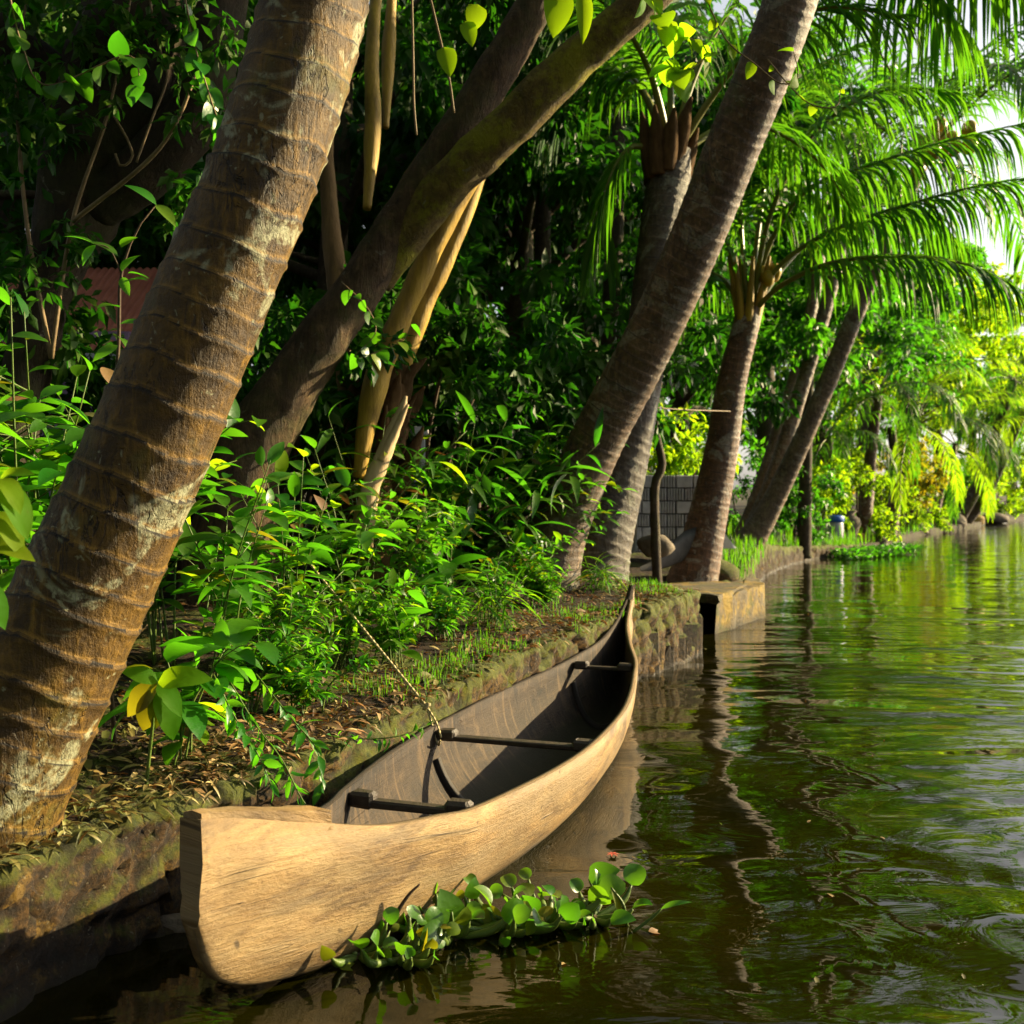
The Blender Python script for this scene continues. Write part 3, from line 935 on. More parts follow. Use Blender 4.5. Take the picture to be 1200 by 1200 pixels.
# ------------------------------------------------------------------ plants on the bank
def plant(name, base, label, cat='plant', height=.6, stems=5, tm=T_BROAD, mat='leaf_broad', leaf=.13, per=12, spread=.5, lean=(0, 0),
          seed=0, start=.25, twig=.004, droop=.35, group=None, size_var=.35, sub=0):
    rng = np.random.default_rng(seed + 1000)
    t = thing(name, label, cat, tuple(base), group)
    mb = MB(); pos, dr, L, ups = [], [], [], []
    b = np.array(base)
    for s in range(stems):
        az = rng.uniform(0, 2 * PI); sp = spread * height * rng.uniform(.25, 1)
        h = height * rng.uniform(.6, 1.05)
        top = b + np.array([math.cos(az) * sp + lean[0] * h, math.sin(az) * sp + lean[1] * h, h])
        st = b + np.array([rng.normal() * .03, rng.normal() * .03, -.03])
        midp = (st + top) / 2 + np.array([-math.cos(az), -math.sin(az), .6]) * sp * .22
        stemsets = [[st, midp, top]]
        for q in range(sub):
            k = rng.uniform(.3, .85); pz = st + (top - st) * k + (midp - (st + top) / 2) * 4 * k * (1 - k)
            a2 = rng.uniform(0, 2 * PI); l2 = height * rng.uniform(.2, .45)
            e2 = pz + np.array([math.cos(a2) * l2, math.sin(a2) * l2, l2 * rng.uniform(-.1, .6)])
            stemsets.append([pz, (pz + e2) / 2 + np.array([0, 0, l2 * .15]), e2])
        for si, pts in enumerate(stemsets):
            mb.tube(pts, [twig, twig * .8, twig * .45] if si == 0 else [twig * .6, twig * .5, twig * .3], 5, step=height / 9)
            C, q = catmull(pts, n=60)
            T = unit(np.gradient(C, axis=0))
            npr = per if si == 0 else max(3, per // 2)
            ks = np.linspace(start if si == 0 else .15, 1, npr)
            ph = rng.uniform(0, 6)
            for i, k in enumerate(ks):
                k = min(1, max(0, k + rng.normal() * .015)); j = min(59, int(k * 59))
                ang = ph + i * 2.4
                ref = np.array([math.cos(ang), math.sin(ang), .1])
                dd = ref - T[j] * ref.dot(T[j]) * .8 + T[j] * (.35 + .7 * (k > .95)) + np.array([0, 0, rng.uniform(-droop, .25)])
                pos.append(C[j]); dr.append(dd)
                L.append(leaf * rng.uniform(1 - size_var, 1 + size_var) * (.75 + .35 * math.sin(PI * min(1, k * .9))))
                ups.append(np.array([rng.normal() * .35, rng.normal() * .35, 1]))
    mb.build('stem', M['stalk'], t)
    V, Fq = place_leaves(tm, pos, dr, ups, np.array(L), np.array(L) * rng.uniform(.85, 1.15, len(L)))
    kq = len(tm[1]); pick = rng.random(len(L)); mi_ = np.repeat(np.where(pick < .045, 1, np.where(pick < .065, 2, np.where(pick < .16, 3, 0))), kq)
    part('foliage', V, Fq, [M[mat], M['leaf_yellow'], M['dead_leaf'], M['leaf_bright']], t, midx=mi_)
    return t


def on_ground(px, Y, dx=0):
    x = (px - 600) / F * Y + dx
    return np.array([x, Y, gz(x, Y)])


BL, LL, SL = dict(tm=T_BROAD, mat='leaf_broad'), dict(tm=T_LANCE, mat='leaf_lance'), dict(tm=T_SMALL, mat='leaf_small')
pl = [
    # px, Y, height, stems, kind, leaf, per, spread, seed, label
    (215, 3.45, 0.43, 4, dict(tm=T_BROAD2, mat='leaf_broad'), 0.173, 7, .7, 11, 'broad leaved seedling with yellowing leaves at the foot of the big ringed palm'),
    (250, 4.2, 0.92, 6, BL, 0.161, 11, .45, 12, 'leafy shrub close behind the right edge of the big ringed palm trunk'),
    (330, 4.85, 1.06, 7, BL, 0.165, 12, .45, 13, 'tall glossy broad leaved shrub standing where the mooring rope starts'),
    (405, 5.4, 1.03, 7, BL, 0.158, 12, .45, 14, 'broad leaved shrub just right of the mooring rope top'),
    (330, 4.55, 0.51, 9, SL, 0.061, 26, .8, 15, 'low bush of tiny narrow leaves left of the mooring rope'),
    (395, 4.95, 0.45, 9, SL, 0.061, 26, .8, 16, 'low bush of tiny narrow leaves under the mooring rope'),
    (285, 4.0, 0.39, 8, SL, 0.059, 24, .9, 17, 'low bush of tiny leaves spreading in front of the seedling'),
    (455, 5.1, 0.41, 4, BL, 0.138, 7, .6, 18, 'small plant with a few round glossy leaves beside the middle of the rope'),
    (470, 6.2, 0.88, 8, SL, 0.080, 22, .55, 19, 'fine leaved green shrub behind the rope at mid bank'),
    (530, 7.3, 1.16, 7, LL, 0.285, 10, .5, 20, 'shrub of long drooping pointed leaves in mid bank'),
    (530, 6.4, 0.61, 4, dict(tm=T_BROAD, mat='leaf_broad'), 0.219, 6, .5, 21, 'sapling with large hanging leaves on the dark bare soil'),
    (590, 7.6, 1.23, 8, LL, 0.275, 11, .5, 22, 'shrub of long pointed leaves left of the big leaning palm'),
    (640, 8.1, 1.18, 9, SL, 0.133, 18, .5, 23, 'feathery light green shrub at the foot of the big leaning palm'),
    (620, 7.3, 0.49, 8, SL, 0.087, 18, .8, 24, 'low weedy clump on the soil in front of the leaning palm foot'),
    (500, 7.4, 1.41, 7, LL, 0.231, 12, .5, 25, 'dark leafy shrub behind the pale split stump'),
    (420, 6.5, 1.33, 7, LL, 0.227, 12, .5, 26, 'leafy shrub around the yellow palm stalks'),
    (575, 6.1, 0.30, 9, dict(tm=T_BLADE, mat='grass'), 0.234, 6, .8, 27, 'grassy tuft on the bare soil behind the middle thwart'),
    (700, 7.9, 0.22, 9, dict(tm=T_BLADE, mat='grass'), 0.203, 6, .8, 28, 'small green tuft on the soil above the canoe stern'),
    (660, 8.0, 0.90, 8, SL, 0.105, 18, .45, 44, 'bright ferny plant growing against the leaning palm foot'),
    (455, 5.15, .34, 9, SL, .06, 24, .9, 71, 'low spreading bush of tiny leaves right of the mooring rope'),
    (520, 5.75, .30, 9, SL, .06, 22, 1.0, 72, 'ground hugging leafy clump above the middle thwart'),
    (575, 6.6, .36, 9, LL, .13, 9, .7, 73, 'clump of narrow dark leaves on the soil left of the leaning palm foot'),
    (640, 7.2, .26, 9, SL, .06, 20, 1.0, 74, 'ground hugging leafy clump above the far thwart'),
    (350, 4.15, .30, 9, SL, .055, 24, 1.0, 75, 'tiny leaved ground cover clump behind the bow creepers'),
]
for px, Y, h, n, kd, lf, per, sp, sd, lab in pl:
    plant('bank_shrub' if h > .5 else 'bank_plant', on_ground(px, Y), lab, 'shrub' if h > .5 else 'plant', h, n, leaf=lf, per=per, spread=sp, seed=sd,
          sub=3 if kd['tm'] is T_SMALL else 1, twig=.0045, group=None, lean=(.12, -.12), **kd)

# left-hand undergrowth behind and beside the near palm
for px, Y, h, n, lf, sd, lab in [
    (30, 3.6, 1.35, 8, .15, 32, 'dense dark leaved shrub left of the near palm below the red roof'),
    (60, 4.1, 1.35, 8, .15, 33, 'tall leafy shrub in front of the red roofed house'),
    (-40, 4.0, 1.9, 8, .16, 34, 'shady shrub under the vine covered tree at the left edge'),
    (190, 4.6, 1.2, 7, .15, 35, 'shrub half hidden behind the near palm trunk')]:
    plant('bank_shrub', on_ground(px, Y), lab, 'shrub', h, n, T_BROAD, 'leaf_broad' if sd in (31, 32) else 'leaf_wood', lf, 14, .4, seed=sd, sub=2, twig=.006, lean=(-.05, -.1))
# a few big lit leaves at the left edge
lb_ = on_ground(-205, 2.3)
t = thing('sapling', 'sapling with very large sunlit drooping leaves at the left edge', 'plant', tuple(lb_))
mb = MB(); mb.tube([Vector(lb_) - Vector((0, 0, .03)), P(-150, 760, 2.28), P(-75, 640, 2.25), P(-25, 565, 2.22)], [.007, .006, .004, .003], 6); mb.build('stem', M['stalk'], t)
lv = [((2, 568), (64, 640), .17), ((-8, 600), (57, 655), .15), ((-18, 640), (50, 632), .15), ((-28, 680), (36, 742), .16), ((0, 560), (50, 528), .10), ((-38, 705), (17, 800), .15), ((-13, 590), (-58, 640), .15), ((2, 560), (32, 590), .12)]
pos = [P(a[0], a[1], 2.22) for a, b, l in lv]; dr = [P(b[0], b[1], 2.18) - P(a[0], a[1], 2.22) for a, b, l in lv]
V, Fq = place_leaves(T_BROAD2, pos, dr, [(.5, -.6, .8)] * len(lv), [l * .78 for *_, l in lv]); part('foliage', V, Fq, M['leaf_bright'], t)
yl_ = on_ground(170, 3.2)
t = thing('seedling', 'seedling with wide yellow green leaves lying over the litter beside the palm foot', 'plant', tuple(yl_))
st_ = P(185, 800, 3.18)
mb = MB(); mb.tube([Vector(yl_) - Vector((0, 0, .03)), P(180, 840, 3.18), st_], [.006, .005, .003], 6); mb.build('stem', M['stalk'], t)
lv = [((185, 800), (262, 772), .17), ((185, 800), (128, 845), .15), ((184, 805), (150, 905), .16), ((186, 805), (238, 915), .18), ((185, 808), (188, 905), .13), ((185, 800), (228, 840), .13), ((185, 800), (150, 778), .12)]
V, Fq = place_leaves(T_BROAD2, [P(a[0], a[1], 3.18) for a, b, l in lv], [P(b[0], b[1], 3.12) - P(a[0], a[1], 3.18) for a, b, l in lv], [(.4, -.7, .7)] * len(lv), [l for *_, l in lv])
part('foliage', V, Fq, [M['leaf_yellow'], M['leaf_bright']], t, midx=np.repeat([1, 0, 0, 1, 0, 1, 1], len(T_BROAD2[1])))
# slender sapling whose lit leaves stand out against the dark tree
sb = on_ground(135, 3.5)
t = thing('sapling', 'slender sapling with a spray of bright leaves against the dark vine covered tree', 'plant', tuple(sb))
mb = MB()
stem = [Vector(sb) - Vector((0, 0, .03)), P(120, 620, 3.45), P(138, 420, 3.4), P(142, 320, 3.38), P(165, 262, 3.36), P(183, 240, 3.36)]
mb.tube(stem, [.008, .007, .006, .005, .003, .002], 6)
mb.tube([P(142, 320, 3.38), P(128, 292, 3.36), P(110, 286, 3.34)], [.003, .0025, .002], 5)
mb.build('stem', M['twig'], t)
lv = [((183, 240), (165, 222), .12), ((183, 240), (215, 262), .11), ((142, 290), (168, 258), .10), ((138, 300), (108, 275), .11), ((143, 318), (158, 292), .11), ((150, 330), (185, 312), .09),
      ((150, 320), (190, 318), .08), ((143, 325), (150, 345), .08), ((140, 360), (118, 352), .10), ((140, 380), (168, 372), .10), ((138, 405), (112, 415), .10), ((139, 395), (165, 410), .09), ((110, 286), (78, 268), .10), ((112, 287), (92, 305), .09)]
pos = [P(a[0], a[1], 3.36) for a, b, l in lv]; dr = [P(b[0], b[1], 3.34 - .03 * (i % 3)) - P(a[0], a[1], 3.36) for i, (a, b, l) in enumerate(lv)]
V, Fq = place_leaves(T_BROAD, pos, dr, RNG.normal(size=(len(lv), 3)) * .3 + [0.2, -.5, 1], [l for *_, l in lv])
part('foliage', V, Fq, M['leaf_broad'], t)


# trailing creepers on the bank edge
def creeper(name, pts, label, seed, leaf=.06, n=26, mat='leaf_small', tm=T_SMALL, thick=.0025, cat='creeper', hang=.4, group=None, stem='stalk'):
    rng = np.random.default_rng(seed)
    base = pts[0]
    t = thing(name, label, cat, tuple(base), group)
    C, q = catmull(pts, n=max(40, n * 2))
    mb = MB(); mb.tube(pts, [thick * 1.2] + [thick] * (len(pts) - 2) + [thick * .5], 5, step=.03); mb.build('stem', M[stem], t)
    ks = np.linspace(3, len(C) - 1, n).astype(int)
    pos = C[ks]; T = unit(np.gradient(C, axis=0))[ks]
    d = rand_unit(rng, n) + T * .6 + np.array([0, -.2, -hang]); L = leaf * rng.uniform(.6, 1.25, n)
    V, Fq = place_leaves(tm, pos, d, rng.normal(size=(n, 3)) * .5 + [.2, -.4, .8], L)
    part('foliage', V, Fq, M[mat], t)
    return t


for k, (pp, sd) in enumerate([
    ([P(270, 800, 3.45), P(300, 850, 3.4), P(330, 890, 3.34), P(350, 930, 3.27), P(362, 948, 3.25)], 51),
    ([P(300, 790, 3.6), P(340, 840, 3.5), P(372, 880, 3.42), P(378, 922, 3.36)], 52),
    ([P(250, 790, 3.4), P(275, 840, 3.35), P(300, 880, 3.3), P(318, 920, 3.24)], 53)]):
    creeper('creeper', pp, ['leafy creeper hanging lowest over the bank edge near the canoe bow', 'leafy creeper hanging over the bank nearest the canoe side', 'leafy creeper trailing down the bank closest to the near palm'][k], sd, .075, 34, 'leaf_small', T_LANCE if k == 0 else T_SMALL)
creeper('creeper', [P(380, 862, 3.75), P(430, 866, 3.7), P(470, 862, 3.72), P(500, 850, 3.78)], 'thin creeper reaching over the canoe gunwale', 54, .05, 22, 'leaf_small')


# leaf litter and grass
def litter(name, n, y0, y1, d0, d1, size, mat, label, seed, zlift=.006, tm=T_SMALL, flat=.25):
    rng = np.random.default_rng(seed)
    idx = np.where((_e[:, 1] > y0) & (_e[:, 1] < y1))[0]
    pos, dr, ups = [], [], []
    for _ in range(n):
        i = rng.choice(idx[1:-1]); tt = _e[i + 1] - _e[i - 1]; tt /= np.linalg.norm(tt)
        d = d0 + (d1 - d0) * rng.random() ** 1.4
        x, y = _e[i] + np.array([-tt[1], tt[0]]) * d + rng.normal(size=2) * .05
        pos.append((x, y, gz(x, y) + zlift + (.022 if d < .2 else 0) + rng.random() * .012)); a = rng.uniform(0, 2 * PI)
        dr.append((math.cos(a), math.sin(a), rng.normal() * flat * .6)); ups.append((rng.normal() * flat, rng.normal() * flat, 1))
    L = size * rng.uniform(.4, 1.5, n)
    V, Fq = place_leaves(tm, pos, dr, ups, L, L * rng.uniform(.5, 1.1, n))
    o = part(name, V, Fq, M[mat]); tag(o, label, name.replace('_', ' '), None, 'stuff')


litter('leaf_litter', 6500, 2.3, 9, -.02, 2.0, .062, 'dead_leaf', 'brown dead leaves scattered over the bank soil', 61)
litter('straw_litter', 1500, 2.3, 4.4, -.03, .8, .05, 'straw', 'pale chips and straw lying on the bank beside the near palm', 62, tm=T_LANCE)


def grass_strip(name, n, y0, y1, d0, d1, size, label, seed, mat='grass'):
    rng = np.random.default_rng(seed)
    idx = np.where((_e[:, 1] > y0) & (_e[:, 1] < y1))[0]
    pos, dr, ups = [], [], []
    for _ in range(n):
        i = rng.choice(idx[1:-1]); tt = _e[i + 1] - _e[i - 1]; tt /= np.linalg.norm(tt)
        d = rng.uniform(d0, d1); x, y = _e[i] + np.array([-tt[1], tt[0]]) * d + rng.normal(size=2) * .06
        if noise.noise(Vector((x * 2.3, y * 2.3, 7))) < -.05: continue
        pos.append((x, y, gz(x, y) + .01)); a = rng.uniform(0, 2 * PI)
        dr.append((math.cos(a) * .6, math.sin(a) * .6, 1)); ups.append((math.cos(a), math.sin(a), .3))
    V, Fq = place_leaves(T_BLADE, pos, dr, ups, size * rng.uniform(.4, 1.3, len(pos)), size * 1.6)
    o = part(name, V, Fq, M[mat]); tag(o, label, 'grass', None, 'stuff')


grass_strip('grass', 2400, 4.0, 8.4, .0, .30, .05, 'short mossy grass along the bank edge beside the canoe', 64)
grass_strip('grass', 650, 5.0, 9.0, .3, 1.5, .07, 'sparse grass on the soil above the canoe', 65)
grass_strip('grass', 2600, 11.5, 25, -.08, .5, .17, 'grass along the lip of the low stone wall', 67)
grass_strip('grass', 3500, 17, 40, .0, 3.0, .35, 'green grass on the distant bank', 66)

for i, (px, py, Y, a, L, lab) in enumerate([
    (675, 734, 6.9, .3, .16, 'large brown fallen leaf above the far thwart'),
    (577, 757, 5.9, 2.0, .09, 'tan fallen leaf left of a smaller one on the soil'),
    (601, 756, 6.0, .8, .085, 'small curled fallen leaf right of the tan one'),
    (490, 797, 4.75, .4, .13, 'broad brown fallen leaf beside the rope above the canoe'),
    (110, 880, 2.95, 2.6, .14, 'pale bark piece lying against the near palm foot')]):
    x = (px - 600) / F * Y
    V, Fq = place_leaves(T_BROAD2, [(x, Y, gz(x, Y) + .025)], [(math.cos(a), math.sin(a), .05)], [(.2, -.5, 1)], [L])
    tag(part('fallen_leaf', V, Fq, M['dead_leaf' if i != 4 else 'straw']), lab, 'leaf')


# ------------------------------------------------------------------ water hyacinths beside the canoe
def hyacinth(px, py, label, leaves, seed):
    rng = np.random.default_rng(seed)
    Y = 1500 / (py - HZ); b = np.array([(px - 600) / F * Y, Y, 0])
    t = thing('water_hyacinth', label, 'plant', tuple(b), 'water hyacinths floating beside the canoe')
    mb = MB()
    for i in range(10):
        a = rng.uniform(0, 6.28); mb.tube([b + [0, 0, .005], b + [math.cos(a) * .05, math.sin(a) * .05, -.01], b + [math.cos(a) * .09, math.sin(a) * .09, -.03]], [.004, .003, .001], 4)
    mb.build('root', M['twig'], t)
    for i in range(leaves):
        a = rng.uniform(0, 2 * PI); h = rng.uniform(.012, .095); r = rng.uniform(.03, .19)
        top = b + [math.cos(a) * r, math.sin(a) * r, h]
        mid = b + [math.cos(a) * r * .75, math.sin(a) * r * .75, h * .4]
        mb = MB(); mb.tube([b + [0, 0, -.005], mid, top], [.007, .0115, .0035], 7, step=.010)
        d = np.array([math.cos(a) * .8 + rng.normal() * .3, math.sin(a) * .5 + rng.normal() * .3, rng.uniform(.1, 1.5)]); L = .030 + .05 * rng.random() ** 1.5
        V, Fq = place_leaves(T_ROUND if i % 4 else T_HEART, [top], [d], [np.array([.35 + rng.normal() * .7, -.6 + rng.normal() * .7, .8])], [L])
        mb.add(V, Fq, mi=1)
        mb.build('leaf', [M['stalk'], M['leaf_hyacinth'] if rng.random() > .2 else M['leaf_yellow']], t)


for px, py, n, sd, lab in [(420, 1120, 9, 3, 'low leafy water hyacinth touching the canoe hull'), (470, 1122, 10, 12, 'bushy water hyacinth with a yellowed leaf in front'),
                           (530, 1098, 11, 13, 'water hyacinth with the largest round leaf'), (590, 1090, 11, 14, 'tangled water hyacinth in the middle of the floating clump'),
                           (640, 1078, 10, 15, 'tall water hyacinth with upright curling leaves'), (695, 1075, 6, 16, 'straggling water hyacinth with one large raised leaf at the outer end')]:
    hyacinth(px, py, lab, int(n * 1.7), sd)
# feature leaves on the outermost plants: long stalks standing out of the water
def stalk_leaf(base_px, top_px, tip_px, Lf, mat, label, name='water_hyacinth', curl=None):
    Y = 1500 / (base_px[1] - HZ); b = P(base_px[0], base_px[1], Y); tp = P(top_px[0], top_px[1], Y); tip = P(tip_px[0], tip_px[1], Y - .03)
    t = thing(name, label, 'plant', (b.x, b.y, 0), 'water hyacinths floating beside the canoe')
    mb = MB(); mid = (b + tp) / 2 + Vector((.012, 0, .006)); mb.tube([b, mid, tp], [.005, .005, .003], 6, step=.01); mb.build('stalk', M['stalk'], t)
    V, Fq = place_leaves(T_HEART if curl is None else T_LANCE, [tp], [tip - tp], [(.1, -.55, .8)], [Lf]); part('leaf', V, Fq, M[mat], t)
stalk_leaf((690, 1062), (690, 1030), (728, 1012), .105, 'leaf_hyacinth', 'single raised heart shaped leaf above the outer end of the floating clump')
stalk_leaf((505, 1100), (532, 1085), (520, 1038), .118, 'leaf_hyacinth', 'big upright round leaf close to the canoe side')
stalk_leaf((735, 1085), (716, 1040), (738, 1082), .11, 'leaf_yellow', 'withered orange leaf hanging at the outer end of the clump', curl=1)
stalk_leaf((742, 1092), (775, 1065), (812, 1045), .09, 'leaf_hyacinth', 'thin pointed shoot reaching out over the open water', curl=1)
mb = MB(); mb.tube([P(445, 1108, 2.86), P(462, 1075, 2.86), P(478, 1050, 2.87), P(492, 1036, 2.88)], [.008, .007, .005, .003], 6)
tag(mb.build('twig', M['twig']), 'dark stick leaning up against the canoe side', 'twig')
for px, py, L, m, lab in [(718, 1003, .05, 'red_flower', 'small red flower floating on the water'), (745, 1060, .06, 'dead_leaf', 'dark leaf scrap floating beyond the clump'), (760, 1094, .06, 'dead_leaf', 'brown leaf scrap floating near the thin shoot'), (395, 1136, .09, 'leaf_yellow', 'yellow leaf floating under the canoe bow')]:
    Y = 1500 / (py - HZ); p = P(px, py, Y) + Vector((0, 0, .006))
    if m == 'red_flower':
        k = 7; V, Fq = place_leaves(T_SMALL, [p] * k, [(math.cos(i * 6.28 / k), math.sin(i * 6.28 / k), .3) for i in range(k)], [(0, 0, 1)] * k, [.026] * k)
    else: V, Fq = place_leaves(T_BROAD2, [p], [(1, .3, 0.02)], [(.1, -.2, 1)], [L])
    tag(part('floating_flower' if m == 'red_flower' else 'floating_leaf', V, Fq, M[m]), lab, 'flower' if m == 'red_flower' else 'leaf')


# scraps drifting on the water
rng = np.random.default_rng(91); pp_ = []
while len(pp_) < 70:
    x, y = rng.uniform(-1.2, 4.5), rng.uniform(2.4, 12)
    q = np.array([x, y]); a_, s_ = q @ DA, q @ DN
    if inland(x, y)[0] < -.12 and not (2.0 < a_ < 7.2 and -1.8 < s_ < -.85) and rng.random() < math.exp(inland(x, y)[0] / 1.6) + .12: pp_.append((x, y, .004))
aa = rng.uniform(0, 6.28, 70)
V, Fq = place_leaves(T_SMALL, pp_, np.stack([np.cos(aa), np.sin(aa), 0 * aa], 1), [(.05, -.1, 1)] * 70, rng.uniform(.012, .045, 70))
tag(part('floating_debris', V, Fq, [M['dead_leaf'], M['straw'], M['leaf_yellow']], midx=np.repeat(rng.integers(0, 3, 70), len(T_SMALL[1]))), 'small leaf scraps drifting on the dark water', 'debris', None, 'stuff')


# ------------------------------------------------------------------ palms
def frond_mesh(pts, n=46, leaf=.75, hang=.5, seed=0, r0=.022, mats=('rachis', 'frond'), start=.2, wid=.034, spread=.55, gap=0.0):
    """One feathered palm leaf along a curve of points. Returns (V, [F4, F3], midx)."""
    rng = np.random.default_rng(seed)
    m = len(pts)
    mb = MB()
    mb.tube(pts, list(np.linspace(r0, r0 * .16, m)), 6, step=.12)
    C, q = catmull(pts, n=160)
    T = unit(np.gradient(C, axis=0))
    up = np.array([0, 0, 1.0])
    for side in (-1, 1):
        for i in range(n):
            k = start + (1 - start) * (i + rng.uniform(-.25, .25)) / (n - 1); k = min(.999, max(start, k))
            if rng.random() < gap: continue
            j = int(k * 159); t = T[j]
            S = np.cross(t, up); ns = np.linalg.norm(S); S = S / ns if ns > .15 else np.array([1.0, 0, 0])
            U = np.cross(S, t)
            fi = R(28) + R(38) * k + rng.normal() * .08
            kk = (k - start) / (1 - start)
            l = leaf * (.45 + .75 * math.sin(PI * (.12 + .80 * kk))) * rng.uniform(.85, 1.1) * (.95 if kk < .9 else .75)
            d = S * side * math.cos(fi) + t * math.sin(fi) + U * rng.uniform(.05, .3)
            d /= np.linalg.norm(d)
            p = C[j].copy(); wv = np.cross(d, U + rng.normal(size=3) * .25); wv /= np.linalg.norm(wv)
            ns_ = 5; rows = []
            hg = hang * rng.uniform(.75, 1.3)
            for s in range(ns_ + 1):
                f = s / ns_
                ww = wid * .5 * (min(1, .45 + 2.2 * f) * (1 - f ** 2.2) + .03)
                rows += [p - wv * ww, p + wv * ww]
                d = d + np.array([0, 0, -1.0]) * hg * (.35 + .3 * s); d /= np.linalg.norm(d)
                wv = wv - d * wv.dot(d); wv /= np.linalg.norm(wv)
                p = p + d * l / ns_
            mb.add(rows, [[2 * s, 2 * s + 1, 2 * s + 3, 2 * s + 2] for s in range(ns_)], mi=1)
    V = np.concatenate(mb.V)
    return V, [np.concatenate(mb.F4), np.concatenate(mb.F3)], mb.m4 + mb.m3, [M[x] for x in mats]


def frond(parent, pts, **k):
    V, Fs, mi, mats = frond_mesh([np.array(p) for p in pts], **k)
    return part('frond', V, Fs, mats, parent, midx=mi, smooth=True)


_fv = {}
def frond_variant(el, gold=0, var=0):
    """Shared frond meshes: start at the origin, head for +x at the given rise and bend over under their weight."""
    key = (el, gold, var)
    if key not in _fv:
        rng = np.random.default_rng(abs(el) * 7 + gold * 3 + var + 1)
        p = np.zeros(3); e = R(el); pts = [p.copy()]
        for s in range(9):
            p = p + .42 * np.array([math.cos(e), rng.normal() * .03, math.sin(e)]); e -= R(5 + 2.0 * s * (1 if el > 0 else .5)); e = max(e, R(-75)); pts.append(p.copy())
        V, Fs, mi, mats = frond_mesh(pts, 36, .72, .42 if el > 20 else .5, seed=el + 200 + var, mats=(('rachis', 'frond'), ('rachis', 'frond_gold'), ('petiole_dead', 'frond_dead'))[gold], wid=.042)
        _fv[key] = make_mesh('frond', V, Fs, mats, midx=mi)
    return _fv[key]


def crown(parent, top, n=12, size=1.0, seed=0, els=(75, 55, 35, 10, -20), gold=0, az0=None, dead=0):
    rng = np.random.default_rng(seed)
    base = Vector(top) - Vector(root_loc(parent))
    for i in range(n):
        el = els[i % len(els)]
        az = i * 2.399 + rng.uniform(-.25, .25) + (az0 or 0)
        g = gold if rng.random() > .12 else 0
        if i >= n - dead: g, el = 2, -45
        o = obj('frond', frond_variant(el, g, int(rng.integers(0, 2))), parent)
        o.location = base; o.rotation_euler = (0, 0, az); s = size * rng.uniform(.85, 1.15); o.scale = (s, s, s)


def ring_fn(sp, amp, seed, tilt=.05, seg_noise=.15):
    rng = np.random.default_rng(seed); jit = np.cumsum(rng.uniform(.7, 1.3, 400)) * sp
    ph = rng.uniform(0, 6.28, 400); tl = rng.uniform(.3, 1, 400) * tilt * sp * 6
    amps = rng.uniform(.5, 1.25, 400)
    def fn(q, th):
        qq = q + tl[0] * np.cos(th + ph[0]) + sp * .16 * np.sin(th * 2 + ph[1] + q * 1.3) + sp * .05 * np.sin(th * 5 + q * 9)
        k = np.searchsorted(jit, np.clip(qq, 0, jit[-2]))
        lo = np.where(k > 0, jit[np.maximum(k - 1, 0)], 0); f = (qq - lo) / (jit[k] - lo)
        prof = np.where(f < .92, .25 * f + .75 * (f / .92) ** 7, (1 - f) / .08)
        lump = np.sin(th * 3 + q * 2.1 + ph[2]) * amp * .4 + np.sin(th * 2 + q * 3.1) * amp * .3
        return amp * amps[k] * (prof - .5) * 1.2 + lump, np.clip(f, 0, 1)
    return fn


def palm_trunk(parent, pts, rad, sp=.10, amp=.008, mat='palm_grey', seed=0, seg=28, step=None):
    V, F4, F3, ring = tube(pts, rad, seg, True, step or sp / 6, fn=ring_fn(sp, amp, seed))
    return part('trunk', V, [F4, F3], M[mat], parent, attrs={'ring': ring})


def ground_at(p, sink=.15):
    return Vector((p[0], p[1], gz(p[0], p[1]) - sink))


# A: the big ringed palm in front, left
base = Vector((-1.50, 2.75, gz(-1.5, 2.75)))
pa = thing('coconut_palm', 'big ringed brown palm trunk leaning across the left foreground', 'palm', tuple(base), 'coconut palms on the bank')
ap = [base - Vector((.10, 0, .35)), P(-20, 930, 2.74), P(36, 820, 2.76), P(118, 650, 2.8), P(186, 500, 2.83), P(257, 330, 2.88), P(318, 180, 2.93), P(369, 0, 3.0), P(410, -250, 3.1), P(425, -620, 3.25), P(420, -1000, 3.4)]
palm_trunk(pa, ap, [.235, .215, .190, .172, .163, .158, .156, .155, .15, .14, .13], .098, .0075, 'palm_near', 2, 96, .009)
crown(pa, ap[-1], 9, 1.1, 5, els=(75, 60, 45, 35))

# B: big leaning palm, middle
pb_pts = [P(632, 690, 8.0), P(655, 620, 7.95), P(700, 515, 7.8), P(760, 400, 7.5), P(812, 290, 7.2), P(862, 165, 6.9), P(905, 60, 6.65), P(940, -40, 6.5), P(985, -170, 6.3), P(1015, -260, 6.2)]
pb_pts[0] = ground_at(pb_pts[0])
pb = thing('coconut_palm', 'thick grey brown palm leaning far out over the water in the middle', 'palm', tuple(pb_pts[0]), 'coconut palms on the bank')
palm_trunk(pb, pb_pts, [.30, .235, .205, .195, .19, .185, .18, .17, .15, .14], .075, .0055, 'palm_grey', 3, 48)
top = pb_pts[-1]
for i, q in enumerate([
    [(1015, -260, 6.2), (1050, -200, 7.3), (1110, -120, 8.3), (1180, -60, 9.0), (1260, -10, 9.6)],
    [(1015, -260, 6.2), (1070, -240, 7.2), (1150, -190, 8.0), (1230, -100, 8.6), (1300, 0, 9.0)],
    [(1010, -255, 6.2), (1010, -170, 7.3), (1030, -80, 8.3), (1070, -10, 9.0), (1130, 50, 9.6)],
    [(1015, -260, 6.2), (1030, -220, 7.2), (1075, -140, 7.9), (1140, -70, 8.5), (1230, 10, 9.0)]]):
    frond(pb, [P(*a) for a in q], n=60, leaf=1.0, hang=.75, seed=300 + i, wid=.04)
